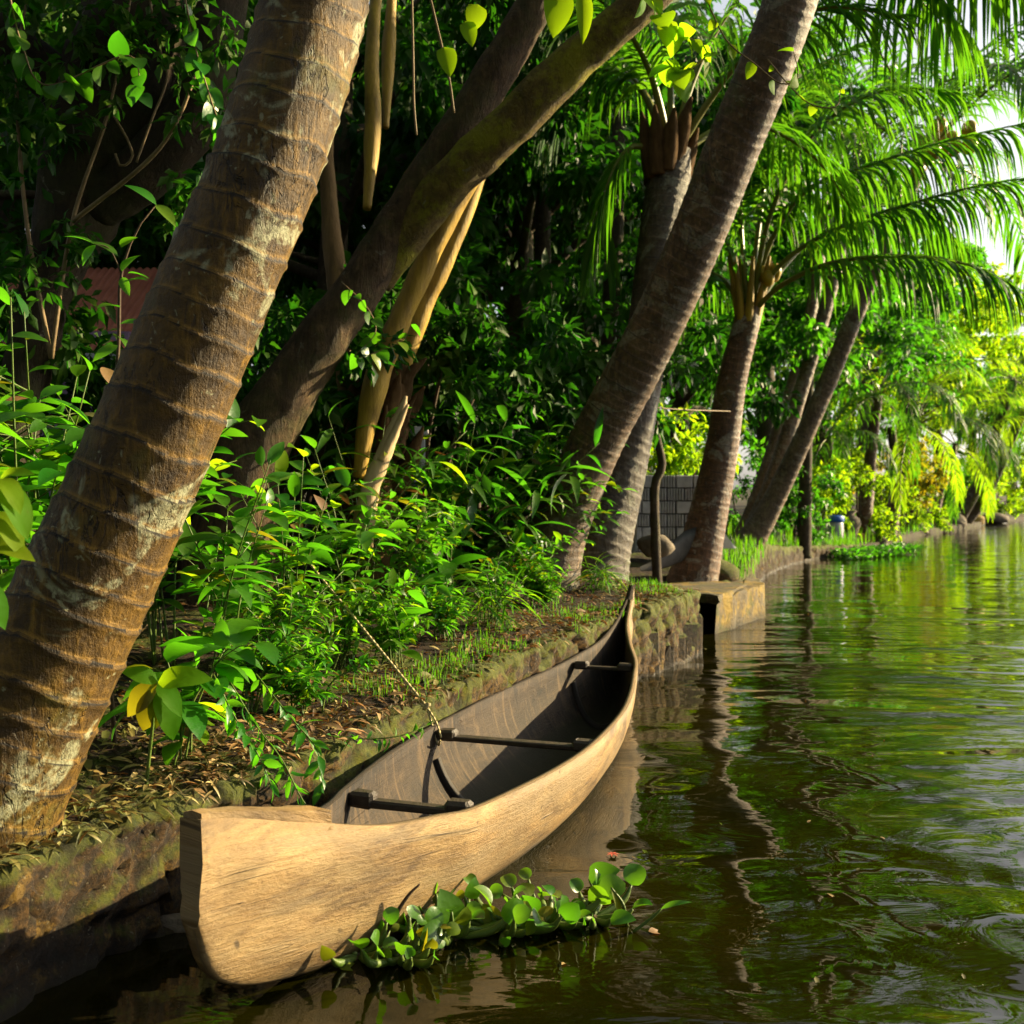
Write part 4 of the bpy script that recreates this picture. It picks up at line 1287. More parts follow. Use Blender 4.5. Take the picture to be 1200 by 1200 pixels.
crown(pb, top, 7, 1.0, 8, els=(80, 70, 60), az0=1.2)

# C: mossy palm behind it, with a crown inside the frame
pc_pts = [P(688, 690, 8.7), P(702, 640, 8.7), P(735, 520, 8.75), P(758, 400, 8.8), P(770, 300, 8.85), P(783, 215, 8.9), P(790, 175, 8.9)]
pc_pts[0] = ground_at(pc_pts[0])
pc = thing('coconut_palm', 'dark mossy palm crossing behind the thick leaning palm', 'palm', tuple(pc_pts[0]), 'coconut palms on the bank')
palm_trunk(pc, pc_pts, [.36, .28, .205, .185, .18, .19, .15], .085, .007, 'palm_moss', 4, 40)
for i, q in enumerate([
    [(790, 185, 8.9), (830, 120, 8.8), (880, 60, 8.6), (960, 10, 8.4), (1060, 20, 8.2)],
    [(788, 180, 8.9), (810, 100, 8.9), (850, 20, 8.9), (920, -60, 8.8), (1010, -70, 8.8)],
    [(785, 180, 8.9), (785, 90, 9.0), (770, 0, 9.2), (740, -80, 9.4)],
    [(783, 182, 8.9), (755, 110, 9.0), (715, 80, 9.2), (670, 110, 9.4), (640, 170, 9.5)],
    [(786, 180, 8.9), (760, 80, 8.7), (715, 10, 8.4), (650, -30, 8.2)],
    [(792, 185, 8.9), (845, 150, 9.1), (900, 150, 9.5), (960, 190, 9.8), (1000, 250, 10)],
    [(783, 190, 8.9), (745, 170, 8.8), (715, 210, 8.7), (700, 290, 8.7)]]):
    frond(pc, [P(*a) for a in q], n=44, leaf=.75, hang=.6, seed=320 + i, start=.3, r0=.04)
mb = MB()   # leaf bases wrapped round the growing top
for a in range(9):
    th = a * .7; c = P(779 + 14 * math.cos(th), 235 - a * 5, 8.88 + .10 * math.sin(th)); e = P(784 + 34 * math.cos(th), 150 - a * 4 + 14 * math.sin(a * 3.1), 8.9 + .25 * math.sin(th))
    mb.tube([c, c * .45 + e * .55 + Vector((0, 0, .03)), e], [.085, .065, .012], 9, noise_amp=.15, nfreq=8)
mb.build('leaf_base', M['fibre'], pc)

# D: slim banded palm beyond the landing, its crown low over the river
pd_pts = [P(808, 690, 11.44), P(822, 640, 11.44), P(843, 540, 11.44), P(857, 450, 11.38), P(872, 390, 11.33), P(880, 360, 11.33)]
pd_pts[0] = ground_at(pd_pts[0])
pd = thing('coconut_palm', 'slim pale banded palm with a low crown beyond the stone landing', 'palm', tuple(pd_pts[0]), 'coconut palms on the bank')
palm_trunk(pd, pd_pts, [.31, .24, .19, .165, .15, .13], .085, .006, 'palm_red', 6, 36)
for i, (q, kk) in enumerate([
    ([(880, 368, 11.33), (915, 335, 11.00), (975, 308, 10.56), (1060, 300, 10.12), (1140, 312, 9.79), (1215, 350, 9.57)], dict(leaf=.85, hang=.9)),
    ([(880, 365, 11.33), (915, 310, 11.11), (980, 268, 10.89), (1070, 238, 10.56), (1160, 215, 10.34), (1240, 205, 10.12)], dict(leaf=.85, hang=.9)),
    ([(880, 362, 11.33), (905, 280, 11.22), (950, 220, 11.00), (1030, 190, 10.78), (1110, 165, 10.56), (1220, 140, 10.45)], dict(leaf=.85, hang=.9)),
    ([(878, 362, 11.33), (890, 260, 11.44), (905, 170, 11.66), (945, 90, 11.88), (1010, 50, 12.10)], dict(leaf=.8, hang=.6)),
    ([(876, 362, 11.33), (868, 260, 11.44), (872, 160, 11.55), (900, 80, 11.66), (960, 30, 11.77)], dict(leaf=.8, hang=.6)),
    ([(874, 364, 11.33), (850, 270, 11.33), (838, 190, 11.33), (850, 120, 11.33)], dict(leaf=.8, hang=.6)),
    ([(880, 366, 11.33), (930, 300, 11.66), (990, 250, 12.10), (1060, 245, 12.54), (1130, 290, 12.98)], dict(leaf=.8, hang=.8)),
    ([(874, 368, 11.33), (850, 330, 11.55), (825, 320, 11.88), (800, 340, 12.10), (785, 390, 12.32)], dict(leaf=.7, hang=.7)),
    ([(880, 364, 11.33), (905, 245, 11.00), (960, 150, 10.78), (1040, 105, 10.56), (1130, 110, 10.34)], dict(leaf=.85, hang=.7))]):
    frond(pd, [P(*a) for a in q], n=76, seed=340 + i, start=.26, r0=.036, wid=.042, gap=.04, **kk)
mb = MB()
for a in range(7):
    th = a * .9 + .3; c = P(876 + 8 * math.cos(th), 385, 11.33 + .08 * math.sin(th)); e = P(880 + 26 * math.cos(th), 300, 11.33 + .25 * math.sin(th))
    mb.tube([c, (c * .6 + e * .4), e], [.055, .045, .02], 7)
mb.build('leaf_base', M['petiole'], pd)


def nuts(parent, px, py, Y, n, r, seed):
    rng = np.random.default_rng(seed)
    for i in range(n):
        c = np.array(P(px, py, Y)) + rng.normal(size=3) * r * .9
        V = []; k = 8; m = 10
        for a in range(k + 1):
            ph = -PI / 2 + PI * a / k
            for b in range(m): th = 2 * PI * b / m; V.append(c + r * np.array([math.cos(ph) * math.cos(th) * .85, math.cos(ph) * math.sin(th) * .85, math.sin(ph) * (1.15 if ph < 0 else 1)]))
        Fq = [[a * m + b, a * m + (b + 1) % m, (a + 1) * m + (b + 1) % m, (a + 1) * m + b] for a in range(k) for b in range(m)]
        part('coconut', V, np.array(Fq), M['husk'], parent)


nuts(pd, 906, 322, 11.2, 5, .085, 1)

# E, F, G: cluster of three leaning palms farther on
for i, (q, rr, sd, lab, bnd) in enumerate([
    ([(862, 668, 17), (905, 590, 16.8), (958, 475, 16.4), (1000, 375, 16.1), (1042, 275, 15.8), (1080, 190, 15.6)], [.30, .185, .15, .14, .13, .12], 7, 'rightmost and nearest palm of the leaning cluster at the water edge', 1),
    ([(868, 660, 17.8), (902, 575, 17.7), (935, 470, 17.6), (965, 370, 17.5), (985, 290, 17.4), (1000, 200, 17.3)], [.24, .155, .13, .12, .11, .10], 9, 'middle palm of the leaning cluster, pale and straight', 0),
    ([(862, 655, 18.6), (890, 580, 18.6), (917, 490, 18.6), (938, 420, 18.6), (955, 340, 18.6), (965, 250, 18.6)], [.22, .15, .125, .115, .11, .10], 10, 'hindmost palm of the leaning cluster, darkest of the three', 0)]):
    pts = [P(*a) for a in q]; pts[0] = ground_at(pts[0], .3)
    pp = thing('coconut_palm', lab, 'palm', tuple(pts[0]), 'coconut palms on the bank')
    palm_trunk(pp, pts, rr, .13, .008, 'palm_pale', sd, 24)
    crown(pp, pts[-1], 11 if i == 0 else 9, 1.1, sd + 60, els=(70, 50, 30, 10), az0=.3 * i, dead=0)
    if bnd: nuts(pp, 1105, 165, 15.5, 9, .14, 3); nuts(pp, 1082, 182, 15.4, 4, .13, 4)

# distant small palms
for px, py, Y, h, ln, sz, gold, sd, lab, r in [
    (970, 630, 26.5, 2.5, (0, 0), .75, 0, 21, 'short stout palm trunk beside the blue lidded barrel', .22),
    (1040, 618, 29, 3.2, (.25, 0), 1.0, 1, 22, 'young palm with glowing yellow fronds above the distant bank', .16),
    (1012, 622, 27, 3.8, (.1, 0), .95, 0, 23, 'palm with grey arching fronds left of the yellow frond one', .16),
    (1092, 612, 40, 3.2, (.3, 0), 1.1, 1, 27, 'low golden palm near the far bend of the river', .15)]:
    x = (px - 600) / F * Y; b = Vector((x, Y, gz(x, Y)))
    pp = thing('coconut_palm', lab, 'palm', tuple(b), 'small distant palms')
    pts = [b - Vector((0, 0, .3)), b + Vector((ln[0] * h * .4, 0, h * .5)), b + Vector((ln[0] * h, 0, h))]
    palm_trunk(pp, pts, [r * 1.25, r, r * .8], .16, .014, 'palm_red', sd, 16)
    crown(pp, pts[-1], 11, sz, sd, els=(65, 40, 15, -10), gold=gold)
for px, tp, Y, sd, lab in [(1112, (1188, 445), 46, 25, 'far leaning palm with a drooping dark crown at the right edge'), (1120, (1200, 480), 47, 26, 'second far palm leaning lower over the water at the right edge')]:
    x = (px - 600) / F * Y; b = Vector((x, Y, gz(x, Y)))
    pp = thing('coconut_palm', lab, 'palm', tuple(b), 'small distant palms')
    e = P(tp[0], tp[1], Y - 2)
    pts = [b - Vector((0, 0, .5)), b * .62 + e * .38 + Vector((.3, 0, -.45)), e]
    palm_trunk(pp, pts, [.36, .25, .18], .18, .014, 'palm_grey', sd, 14)
    crown(pp, e, 15, 1.15, sd, els=(60, 30, 5, -25, -50), gold=1 if sd == 26 else 0)

# young palm with golden leaf stalks between the broad-leaved trunks
yb = on_ground(425, 6.9)
yp = thing('young_palm', 'young palm with thick golden leaf stalks behind the brown forked tree', 'palm', tuple(yb))
mb = MB(); mb.tube([Vector(yb) - Vector((0, 0, .1)), P(432, 560, 6.90), P(450, 470, 6.90), P(462, 425, 6.90)], [.20, .19, .18, .12], 14, noise_amp=.12, nfreq=9)
for a in range(16):      # ragged dry leaf bases and fibre
    th = a * 2.4; c = P(440 + 22 * math.cos(th), 575 - a * 8, 6.9 + .14 * math.sin(th)); e = P(452 + 44 * math.cos(th) + 6 * math.sin(a * 5.0), 500 - a * 5 + 16 * math.sin(a * 2.3), 6.9 + .26 * math.sin(th))
    mb.tube([c, c * .5 + e * .5 + Vector((.02 * math.cos(a * 7), 0, .02)), e], [.075, .055, .006], 8, noise_amp=.35, nfreq=11)
mb.build('trunk', M['fibre'], yp)
for i, (q, m, r) in enumerate([
    ([(420, 560, 6.5), (440, 450, 6.5), (482, 345, 6.5), (532, 245, 6.5), (590, 150, 6.5)], 'petiole', .068),
    ([(458, 480, 6.96), (492, 372, 7.02), (538, 270, 7.08), (575, 170, 7.20)], 'petiole', .055),
    ([(470, 440, 7.08), (500, 340, 7.20), (540, 240, 7.44), (590, 120, 7.68)], 'petiole_dead', .042),
    ([(405, 500, 7.08), (398, 360, 7.08), (385, 230, 7.20), (380, 100, 7.32)], 'petiole_dead', .06),
    ([(430, 245, 6.24), (437, 150, 6.36), (436, 60, 6.48), (446, -60, 6.72)], 'petiole', .045),
    ([(452, 150, 6.72), (455, 70, 6.84), (462, -50, 6.96)], 'petiole', .036)]):
    mb = MB(); mb.tube([P(*a) for a in q], [r * .55] + list(np.linspace(r * 1.2, r * .75, len(q) - 1)), 12, noise_amp=.16, nfreq=4, step=.03); mb.build('petiole', M[m], yp)

# pale split stump / broken stalk
mb = MB(); mb.tube([P(424, 640, 6.30), P(432, 580, 6.30), P(455, 520, 6.32), P(468, 488, 6.34), P(476, 464, 6.34)], [.074, .06, .048, .036, .01], 10, noise_amp=.16, nfreq=14, step=.02)
mb.tube([P(446, 540, 6.29), P(466, 500, 6.29), P(478, 474, 6.30)], [.036, .024, .008], 7, noise_amp=.15, nfreq=14)
tag(mb.build('split_stump', M['bone']), 'pale split stump standing in front of the golden leaf stalks', 'stump')


# ------------------------------------------------------------------ broad-leaved trees
def crown_leaves(rng, blobs, n, leaf, tm=T_CROWN, fill=.5):
    """Leaf clumps spread through ellipsoids: rows (center, radii, clumps)."""
    pos, dr, ups, L = [], [], [], []
    for c, rad, k in blobs:
        c = np.array(c); rad = np.array(rad)
        cc = rand_unit(rng, k) * (rng.random((k, 1)) ** fill) * rad + c
        per = max(1, n // k)
        for q in cc:
            r = rng.uniform(.14, .30) * rad.mean()
            u = rand_unit(rng, per); rr = rng.random((per, 1)) ** .55
            p = q + u * rr * r * np.array([1, 1, .7])
            pos.append(p); dr.append(u * .8 + rand_unit(rng, per) * .6 + np.array([0, 0, -.45])); ups.append(rng.normal(size=(per, 3)) * .55 + [0, 0, 1])
            L.append(leaf * rng.uniform(.6, 1.3, per))
    return place_leaves(tm, np.concatenate(pos), np.concatenate(dr), np.concatenate(ups), np.concatenate(L))


_tv = {}
def tree_variant(k, mat):
    """Shared trunk and crown meshes of a broad-leaved tree about 7 m high."""
    if (k, mat) in _tv: return _tv[(k, mat)]
    rng = np.random.default_rng(900 + k)
    H = 7.0; tr = MB(); bend = rng.normal(size=2) * .4
    tops = [np.array([0, 0, -.4]), np.array([bend[0] * .3, bend[1] * .3, H * .3]), np.array([bend[0], bend[1], H * .6]), np.array([bend[0] * 1.3, bend[1] * 1.3, H * .85])]
    tr.tube(tops, [.20, .15, .10, .04], 10, noise_amp=.06)
    blobs = [((bend[0], bend[1], H * .66), (1.7, 1.7, 1.9), 26)]
    for i in range(8):
        a = i * 2.4 + rng.uniform(-.4, .4); z0 = H * rng.uniform(.25, .65); l = rng.uniform(1.4, 2.6)
        s = np.array([bend[0] * z0 / H * 1.5, bend[1] * z0 / H * 1.5, z0]); e = s + np.array([math.cos(a) * l, math.sin(a) * l, l * rng.uniform(-.05, .7)])
        tr.tube([s, (s + e) / 2 + np.array([0, 0, .2]), e], [.06, .04, .015], 6)
        blobs.append((e, np.array([1.1, 1.1, .95]) * rng.uniform(.8, 1.2), 14))
    V, Fq = crown_leaves(rng, blobs, 1150, .155)
    Vt = np.concatenate(tr.V)
    _tv[(k, mat)] = (make_mesh('trunk', Vt, [np.concatenate(tr.F4), np.concatenate(tr.F3)], M['bark_plain']), make_mesh('crown', V, Fq, M[mat]))
    return _tv[(k, mat)]


_bv = {}
def bush_variant(k, mat):
    if (k, mat) in _bv: return _bv[(k, mat)]
    rng = np.random.default_rng(950 + k); tr = MB(); blobs = []
    for i in range(7):
        a = i * 2.4; e = np.array([math.cos(a) * rng.uniform(.2, .8), math.sin(a) * rng.uniform(.2, .8), rng.uniform(.5, 1.7)])
        tr.tube([(0, 0, -.2), e * .5 + [0, 0, .15], e], [.03, .02, .008], 5); blobs.append((e, np.array([.6, .6, .55]), 9))
    V, Fq = crown_leaves(rng, blobs, 420, .13)
    _bv[(k, mat)] = (make_mesh('stem', np.concatenate(tr.V), [np.concatenate(tr.F4), np.concatenate(tr.F3)], M['twig']), make_mesh('foliage', V, Fq, M[mat]))
    return _bv[(k, mat)]


def put_tree(px, Y, s, k, mat, label, group=None, zs=1.0, rot=None):
    x = (px - 600) / F * Y
    t = thing('broadleaf_tree', label, 'tree', (x, Y, gz(x, Y)), group)
    a, b = tree_variant(k, mat)
    for n, m in (('trunk', a), ('crown', b)):
        o = obj(n, m, t)
    t.scale = (s, s, s * zs); t.rotation_euler = (0, 0, rot if rot is not None else (px * 13 % 628) / 100)
    return t


def put_bush(px, Y, s, k, mat, label, group=None, cat='bush'):
    x = (px - 600) / F * Y
    t = thing('bush', label, cat, (x, Y, gz(x, Y)), group)
    a, b = bush_variant(k, mat)
    obj('stem', a, t); obj('foliage', b, t)
    t.scale = (s, s, s); t.rotation_euler = (0, 0, (px * 17 % 628) / 100)
    return t


WG = 'dark trees of the wood behind the palms'
DK = 'dark green tree in the dense wood behind the bank palms'
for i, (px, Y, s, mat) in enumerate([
    (-150, 8.5, 1.1, 'leaf_shaded'), (40, 13, 1.1, 'leaf_shaded'), (250, 11.5, 1.0, 'leaf_shaded'), (380, 10.5, 1.05, 'leaf_shaded'), (500, 12, 1.1, 'leaf_shaded'), (610, 12.5, 1.1, 'leaf_shaded'),
    (690, 15, 1.15, 'leaf_shaded'), (120, 14, 1.4, 'leaf_shaded'), (330, 15.5, 1.5, 'leaf_shaded'), (540, 18, 1.6, 'leaf_wood'), (720, 19, 1.6, 'leaf_shaded'), (-80, 15, 1.5, 'leaf_shaded'),
    (230, 22, 2.0, 'leaf_shaded'), (450, 26, 2.2, 'leaf_wood'), (640, 27, 2.2, 'leaf_shaded'), (800, 25, 1.9, 'leaf_wood'), (0, 25, 2.2, 'leaf_shaded'), (-220, 20, 2.0, 'leaf_shaded')]):
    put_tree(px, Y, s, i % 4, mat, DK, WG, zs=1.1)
for i, (px, Y, s, mat, lab) in enumerate([
    (800, 20, 1.2, 'leaf_wood', 'green tree behind the grey block wall'),
    (900, 23, 1.45, 'leaf_wood', 'dark green tree rising behind the leaning palm cluster'),
    (960, 31, 1.6, 'leaf_wood', 'tall tree above the blue lidded barrel'),
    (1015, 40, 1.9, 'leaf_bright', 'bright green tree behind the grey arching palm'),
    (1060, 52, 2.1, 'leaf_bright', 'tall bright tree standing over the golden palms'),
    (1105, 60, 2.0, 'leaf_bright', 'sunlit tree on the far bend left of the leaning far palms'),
    (1140, 70, 2.0, 'leaf_wood', 'dark tree on the far bend behind the leaning far palms'),
    (1185, 82, 2.0, 'leaf_bright', 'pale sunlit tree at the right end of the far bank'),
    (1240, 95, 2.0, 'leaf_bright', 'hazy tree where the far bank leaves the photo'),
    (985, 58, 3.0, 'leaf_wood', 'highest tree of the far wood')]):
    put_tree(px, Y, s, i % 4, mat, lab, 'trees on the distant bank')
for i, (x, y, s_, lab) in enumerate([(-7, -3, 1.5, 'unseen tree added on the near bank behind the viewer'), (-9, -9, 1.7, 'second unseen added tree on the near bank behind the viewer'), (-12, -17, 1.8, 'third unseen tree added along the near bank behind the viewer'), (-6, -13, 1.5, 'unseen added tree leaning at the water behind the viewer'),  # unseen trees added around the river, holding back low bluish sky light
    (34, -8, 1.5, 'unseen tree added on the opposite bank, well right of the view'), (35, -20, 1.6, 'second unseen added tree on the opposite bank behind the viewer'), (33, -32, 1.6, 'third unseen added tree on the opposite bank behind the viewer'), (24, -34, 1.7, 'unseen tree added to close the river behind the viewer'), (12, -36, 1.8, 'broad unseen added tree closing the river behind the viewer'), (0, -33, 1.8, 'last unseen added tree closing the river behind the viewer')]):
    t = put_tree(600 + x / max(1, 10) * F, 10, s_, i % 4, 'leaf_wood', lab, 'unseen trees added around the river to hold back sky light', zs=1.15)
    t.location = (x, y, .5)
UB = 'undergrowth bushes in the shade of the wood'
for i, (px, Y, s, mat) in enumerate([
    (-60, 5.8, 1.1, 'leaf_shaded'), (20, 6.4, .85, 'leaf_shaded'), (215, 6.6, .75, 'leaf_shaded'), (330, 7.0, .95, 'leaf_shaded'), (480, 7.6, 1.0, 'leaf_shaded'), (560, 8.5, 1.1, 'leaf_shaded'), (620, 9.5, 1.2, 'leaf_shaded'), (655, 13, 1.0, 'leaf_shaded'),
    (420, 9, 1.3, 'leaf_shaded'), (540, 10.5, 1.6, 'leaf_shaded')]):
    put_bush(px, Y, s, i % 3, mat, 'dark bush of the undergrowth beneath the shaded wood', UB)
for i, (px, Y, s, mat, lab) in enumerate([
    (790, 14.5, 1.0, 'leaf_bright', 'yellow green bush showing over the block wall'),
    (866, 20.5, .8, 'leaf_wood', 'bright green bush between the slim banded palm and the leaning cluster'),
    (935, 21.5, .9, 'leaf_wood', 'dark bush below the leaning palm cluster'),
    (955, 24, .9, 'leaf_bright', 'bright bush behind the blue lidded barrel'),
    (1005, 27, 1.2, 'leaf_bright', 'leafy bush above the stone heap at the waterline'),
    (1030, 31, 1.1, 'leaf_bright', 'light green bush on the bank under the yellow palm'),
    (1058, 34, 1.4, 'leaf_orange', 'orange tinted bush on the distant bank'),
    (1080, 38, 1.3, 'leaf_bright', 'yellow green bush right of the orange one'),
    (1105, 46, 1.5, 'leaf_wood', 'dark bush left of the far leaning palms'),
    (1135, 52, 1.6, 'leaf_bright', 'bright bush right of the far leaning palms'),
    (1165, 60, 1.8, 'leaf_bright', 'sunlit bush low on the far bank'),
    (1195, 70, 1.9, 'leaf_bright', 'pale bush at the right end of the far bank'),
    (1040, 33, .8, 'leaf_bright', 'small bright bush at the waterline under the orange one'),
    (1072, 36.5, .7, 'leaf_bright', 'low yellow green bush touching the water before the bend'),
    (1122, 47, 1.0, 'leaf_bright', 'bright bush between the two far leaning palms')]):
    put_bush(px, Y, s, i % 3, mat, lab, 'bushes along the distant bank')


def limb_tree(name, label, limbs, mat, crowns, leafmat, seed, leaf=.12, n=500, cat='tree'):
    b = Vector(limbs[0][0][0]); b = Vector((b.x, b.y, gz(b.x, b.y)))
    t = thing(name, label, cat, tuple(b))
    for i, (pts, rad, m) in enumerate(limbs):
        mb = MB(); mb.tube(pts, rad, 26, noise_amp=.11, nfreq=5.5, step=.045); mb.build('trunk' if i == 0 else 'limb', M[m], t)
    if crowns:
        rng = np.random.default_rng(seed); V, Fq = crown_leaves(rng, crowns, n, leaf); part('crown', V, Fq, M[leafmat], t)
    return t


# brown forked tree, left of centre
c0 = ground_at(P(268, 600, 6.10), .2)
ft = limb_tree('forked_tree', 'brown forked tree leaning right behind the near palm, one limb covered in yellow moss', [
    ([c0, P(285, 560, 6.10), P(350, 440, 6.10), P(425, 332, 6.10), P(492, 225, 6.10), P(560, 118, 6.10), P(630, 0, 6.10), P(700, -150, 6.22), P(760, -320, 6.34)], [.33, .225, .165, .142, .130, .120, .108, .09, .06], 'bark_brown'),
    ([P(440, 330, 6.15), P(500, 245, 6.05), P(545, 195, 5.95), P(605, 140, 5.85), P(675, 70, 5.75), P(735, 20, 5.65), P(820, -60, 5.6), P(930, -200, 5.6)], [.10, .125, .128, .126, .118, .105, .085, .05], 'bark_moss')],
    'bark_brown', [(P(760, -330, 6.34), (1.2, 1.2, .7), 20), (P(930, -260, 7.32), (1.0, 1.0, .6), 14), (P(600, -330, 6.59), (1.2, 1.2, .6), 16)], 'leaf_shaded', 71, .12, 220)

# dark vine-covered tree, far left
ADDED_CANOPY = [(-2.6, 1.0, 5.6), (-1.2, 3.2, 5.9), (-.4, .8, 6.0), (-3.2, 3.6, 5.6), (.6, 2.6, 6.5), (1.1, .2, 6.7), (-1.5, -1.4, 5.8), (-4.2, -.5, 5.4), (.2, -2.2, 6.4), (-2.0, 5.2, 6.0)]  # unseen canopy spread overhead, added to block skylight and deepen the shade
vt = limb_tree('vine_covered_tree', 'massive dark tree hung with vines at the top left', [
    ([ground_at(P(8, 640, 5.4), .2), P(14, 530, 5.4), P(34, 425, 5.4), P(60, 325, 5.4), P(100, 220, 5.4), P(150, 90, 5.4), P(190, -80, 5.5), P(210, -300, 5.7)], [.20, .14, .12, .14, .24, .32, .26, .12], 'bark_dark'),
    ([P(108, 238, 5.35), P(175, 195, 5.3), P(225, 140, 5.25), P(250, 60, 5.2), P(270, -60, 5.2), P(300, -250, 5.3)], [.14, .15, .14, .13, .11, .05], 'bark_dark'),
    ([P(195, -100, 5.5), (-1.9, 4.2, 5.2), (-1.2, 2.4, 5.6), (-.3, .6, 5.9), (.6, -.8, 6.3)], [.2, .15, .12, .08, .04], 'bark_dark'),  # unseen limb added to carry the light-blocking canopy overhead
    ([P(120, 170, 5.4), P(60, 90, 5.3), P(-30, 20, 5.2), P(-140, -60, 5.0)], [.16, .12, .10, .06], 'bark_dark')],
    'bark_dark', [(P(60, -120, 5.2), (1.3, 1.0, .7), 30), (P(260, -160, 5.6), (1.1, 1.0, .7), 26), (P(-120, 60, 5.2), (.8, .8, 1.0), 20), (P(40, 30, 6.2), (1.0, .7, .7), 18), (P(250, 60, 6.3), (.9, .6, .8), 14), (P(150, -260, 5.2), (1.6, 1.4, .5), 24)] + [((x, y, z), (1.5, 1.5, .55), 26) for x, y, z in ADDED_CANOPY], 'leaf_shaded', 72, .16, 420)
# rope-like vines
for k, (pp, lab) in enumerate([
    ([P(172, -20, 4.9), P(185, 50, 4.95), P(196, 90, 5.0), P(178, 140, 5.0), P(160, 190, 5.0)], 'woody vine looping down the dark tree at top left'),
    ([P(130, 130, 5.0), P(150, 165, 5.0), P(155, 185, 5.0), P(142, 195, 5.0), P(135, 180, 5.0)], 'short curled vine on the dark trunk'),
    ([P(482, -30, 4.7), P(484, 60, 4.7), P(485, 120, 4.7), P(488, 158, 4.7)], 'straight hanging vine beside the forked tree'),
    ([P(500, -20, 4.7), P(512, 30, 4.7), P(526, 90, 4.7), P(532, 132, 4.7)], 'thin vine hanging in front of the brown limb')]):
    mb = MB(); mb.tube(pp, [.006] * len(pp), 6, step=.03)
    tag(mb.build('hanging_vine', M['vine_stem']), lab, 'vine')
creeper('leafy_vine', [P(215, -10, 4.6), P(230, 60, 4.6), P(248, 120, 4.55), P(262, 170, 4.5), P(235, 205, 4.5)], 'leafy vine between the dark tree and the near palm', 81, .10, 26, 'leaf_broad', T_HEART, .004, 'vine', .9, stem='vine_stem')
creeper('leafy_vine', [P(10, -10, 4.4), P(25, 50, 4.4), P(55, 100, 4.4), P(150, 65, 4.4), P(165, 110, 4.4)], 'leafy vine across the dark top left corner', 82, .10, 26, 'leaf_wood', T_HEART, .004, 'vine', .9, stem='vine_stem')
creeper('leafy_vine', [P(400, 330, 5.88), P(430, 360, 5.82), P(440, 390, 5.82), P(415, 420, 5.82), P(470, 400, 5.88), P(482, 380, 5.88)], 'leafy vine clinging to the brown forked trunk', 83, .09, 16, 'leaf_broad', T_HEART, .003, 'vine', .8, stem='vine_stem')
creeper('leafy_vine', [P(745, -20, 4.6), P(770, 10, 4.6), P(800, 40, 4.6), P(830, 60, 4.6), P(800, 85, 4.6), P(780, 70, 4.6)], 'sunlit leafy vine hanging over the middle of the river view', 84, .12, 20, 'leaf_bright', T_HEART, .004, 'vine', .8, stem='vine_stem')
creeper('leafy_vine', [P(820, -20, 4.7), P(850, 45, 4.7), P(885, 75, 4.7), P(915, 98, 4.7), P(935, 90, 4.7), P(930, 60, 4.7)], 'thin bare looping vine with few leaves across the leaning palm', 85, .07, 7, 'leaf_bright', T_HEART, .0035, 'vine', .7, stem='vine_stem')
creeper('leafy_vine', [P(900, 70, 4.8), P(925, 100, 4.8), P(950, 122, 4.8), P(980, 125, 4.8), P(985, 105, 4.8)], 'thin vine tip curling in front of the palm fronds', 86, .05, 6, 'leaf_bright', T_HEART, .003, 'vine', .7, stem='vine_stem')
t = thing('leafy_vine', 'dense dark climbing leaves covering the vine covered tree', 'vine', tuple(P(60, 420, 5.1)))
mb = MB()
for q in ([P(60, 420, 5.15), P(85, 260, 5.1), P(130, 120, 5.0), P(160, -40, 5.0)], [P(60, 420, 5.15), P(30, 250, 5.1), P(20, 80, 5.1), P(40, -40, 5.1)], [P(85, 260, 5.1), P(190, 170, 4.95), P(240, 60, 4.9)]):
    mb.tube(q, [.012, .010, .008, .004][:len(q)], 6, noise_amp=.2, nfreq=9)
mb.build('stem', M['vine_stem'], t)
rngv = np.random.default_rng(77)
V, Fq = crown_leaves(rngv, [(P(px, py, Y), (r, r * .6, r), 9) for px, py, Y, r in [(20, 60, 5.0, .36), (70, 20, 5.0, .30), (120, 60, 4.95, .26), (30, 180, 5.0, .34), (75, 300, 5.05, .22), (15, 320, 5.0, .30), (200, 40, 4.85, .24), (235, 130, 4.85, .22), (215, 240, 5.0, .20), (255, 20, 4.85, .26), (160, 20, 4.9, .2), (90, 120, 4.95, .22)]], 110, .085)
part('foliage', V, Fq, M['leaf_shaded'], t)
# two large lit leaves at the top
t = thing('leafy_vine', 'pair of very large sunlit leaves hanging at the top of the forked tree', 'vine', tuple(P(668, -30, 4.3)))
mb = MB(); mb.tube([P(668, -60, 4.3), P(672, -20, 4.3), P(676, 0, 4.3)], .004, 5); mb.build('stem', M['stalk'], t)
V, Fq = place_leaves(T_HEART, [P(655, -12, 4.3), P(682, -8, 4.3), P(560, 5, 4.4), P(545, 25, 4.4), P(520, 55, 4.5)], [(-.05, -.1, -1), (.1, -.1, -1), (-.2, 0, -1), (.4, 0, -1), (.3, 0, -1)], [(.3, -1, .1)] * 5, [.20, .21, .12, .11, .13], [.17, .10, .12, .1, .12])
part('foliage', V, Fq, M['leaf_bright'], t)

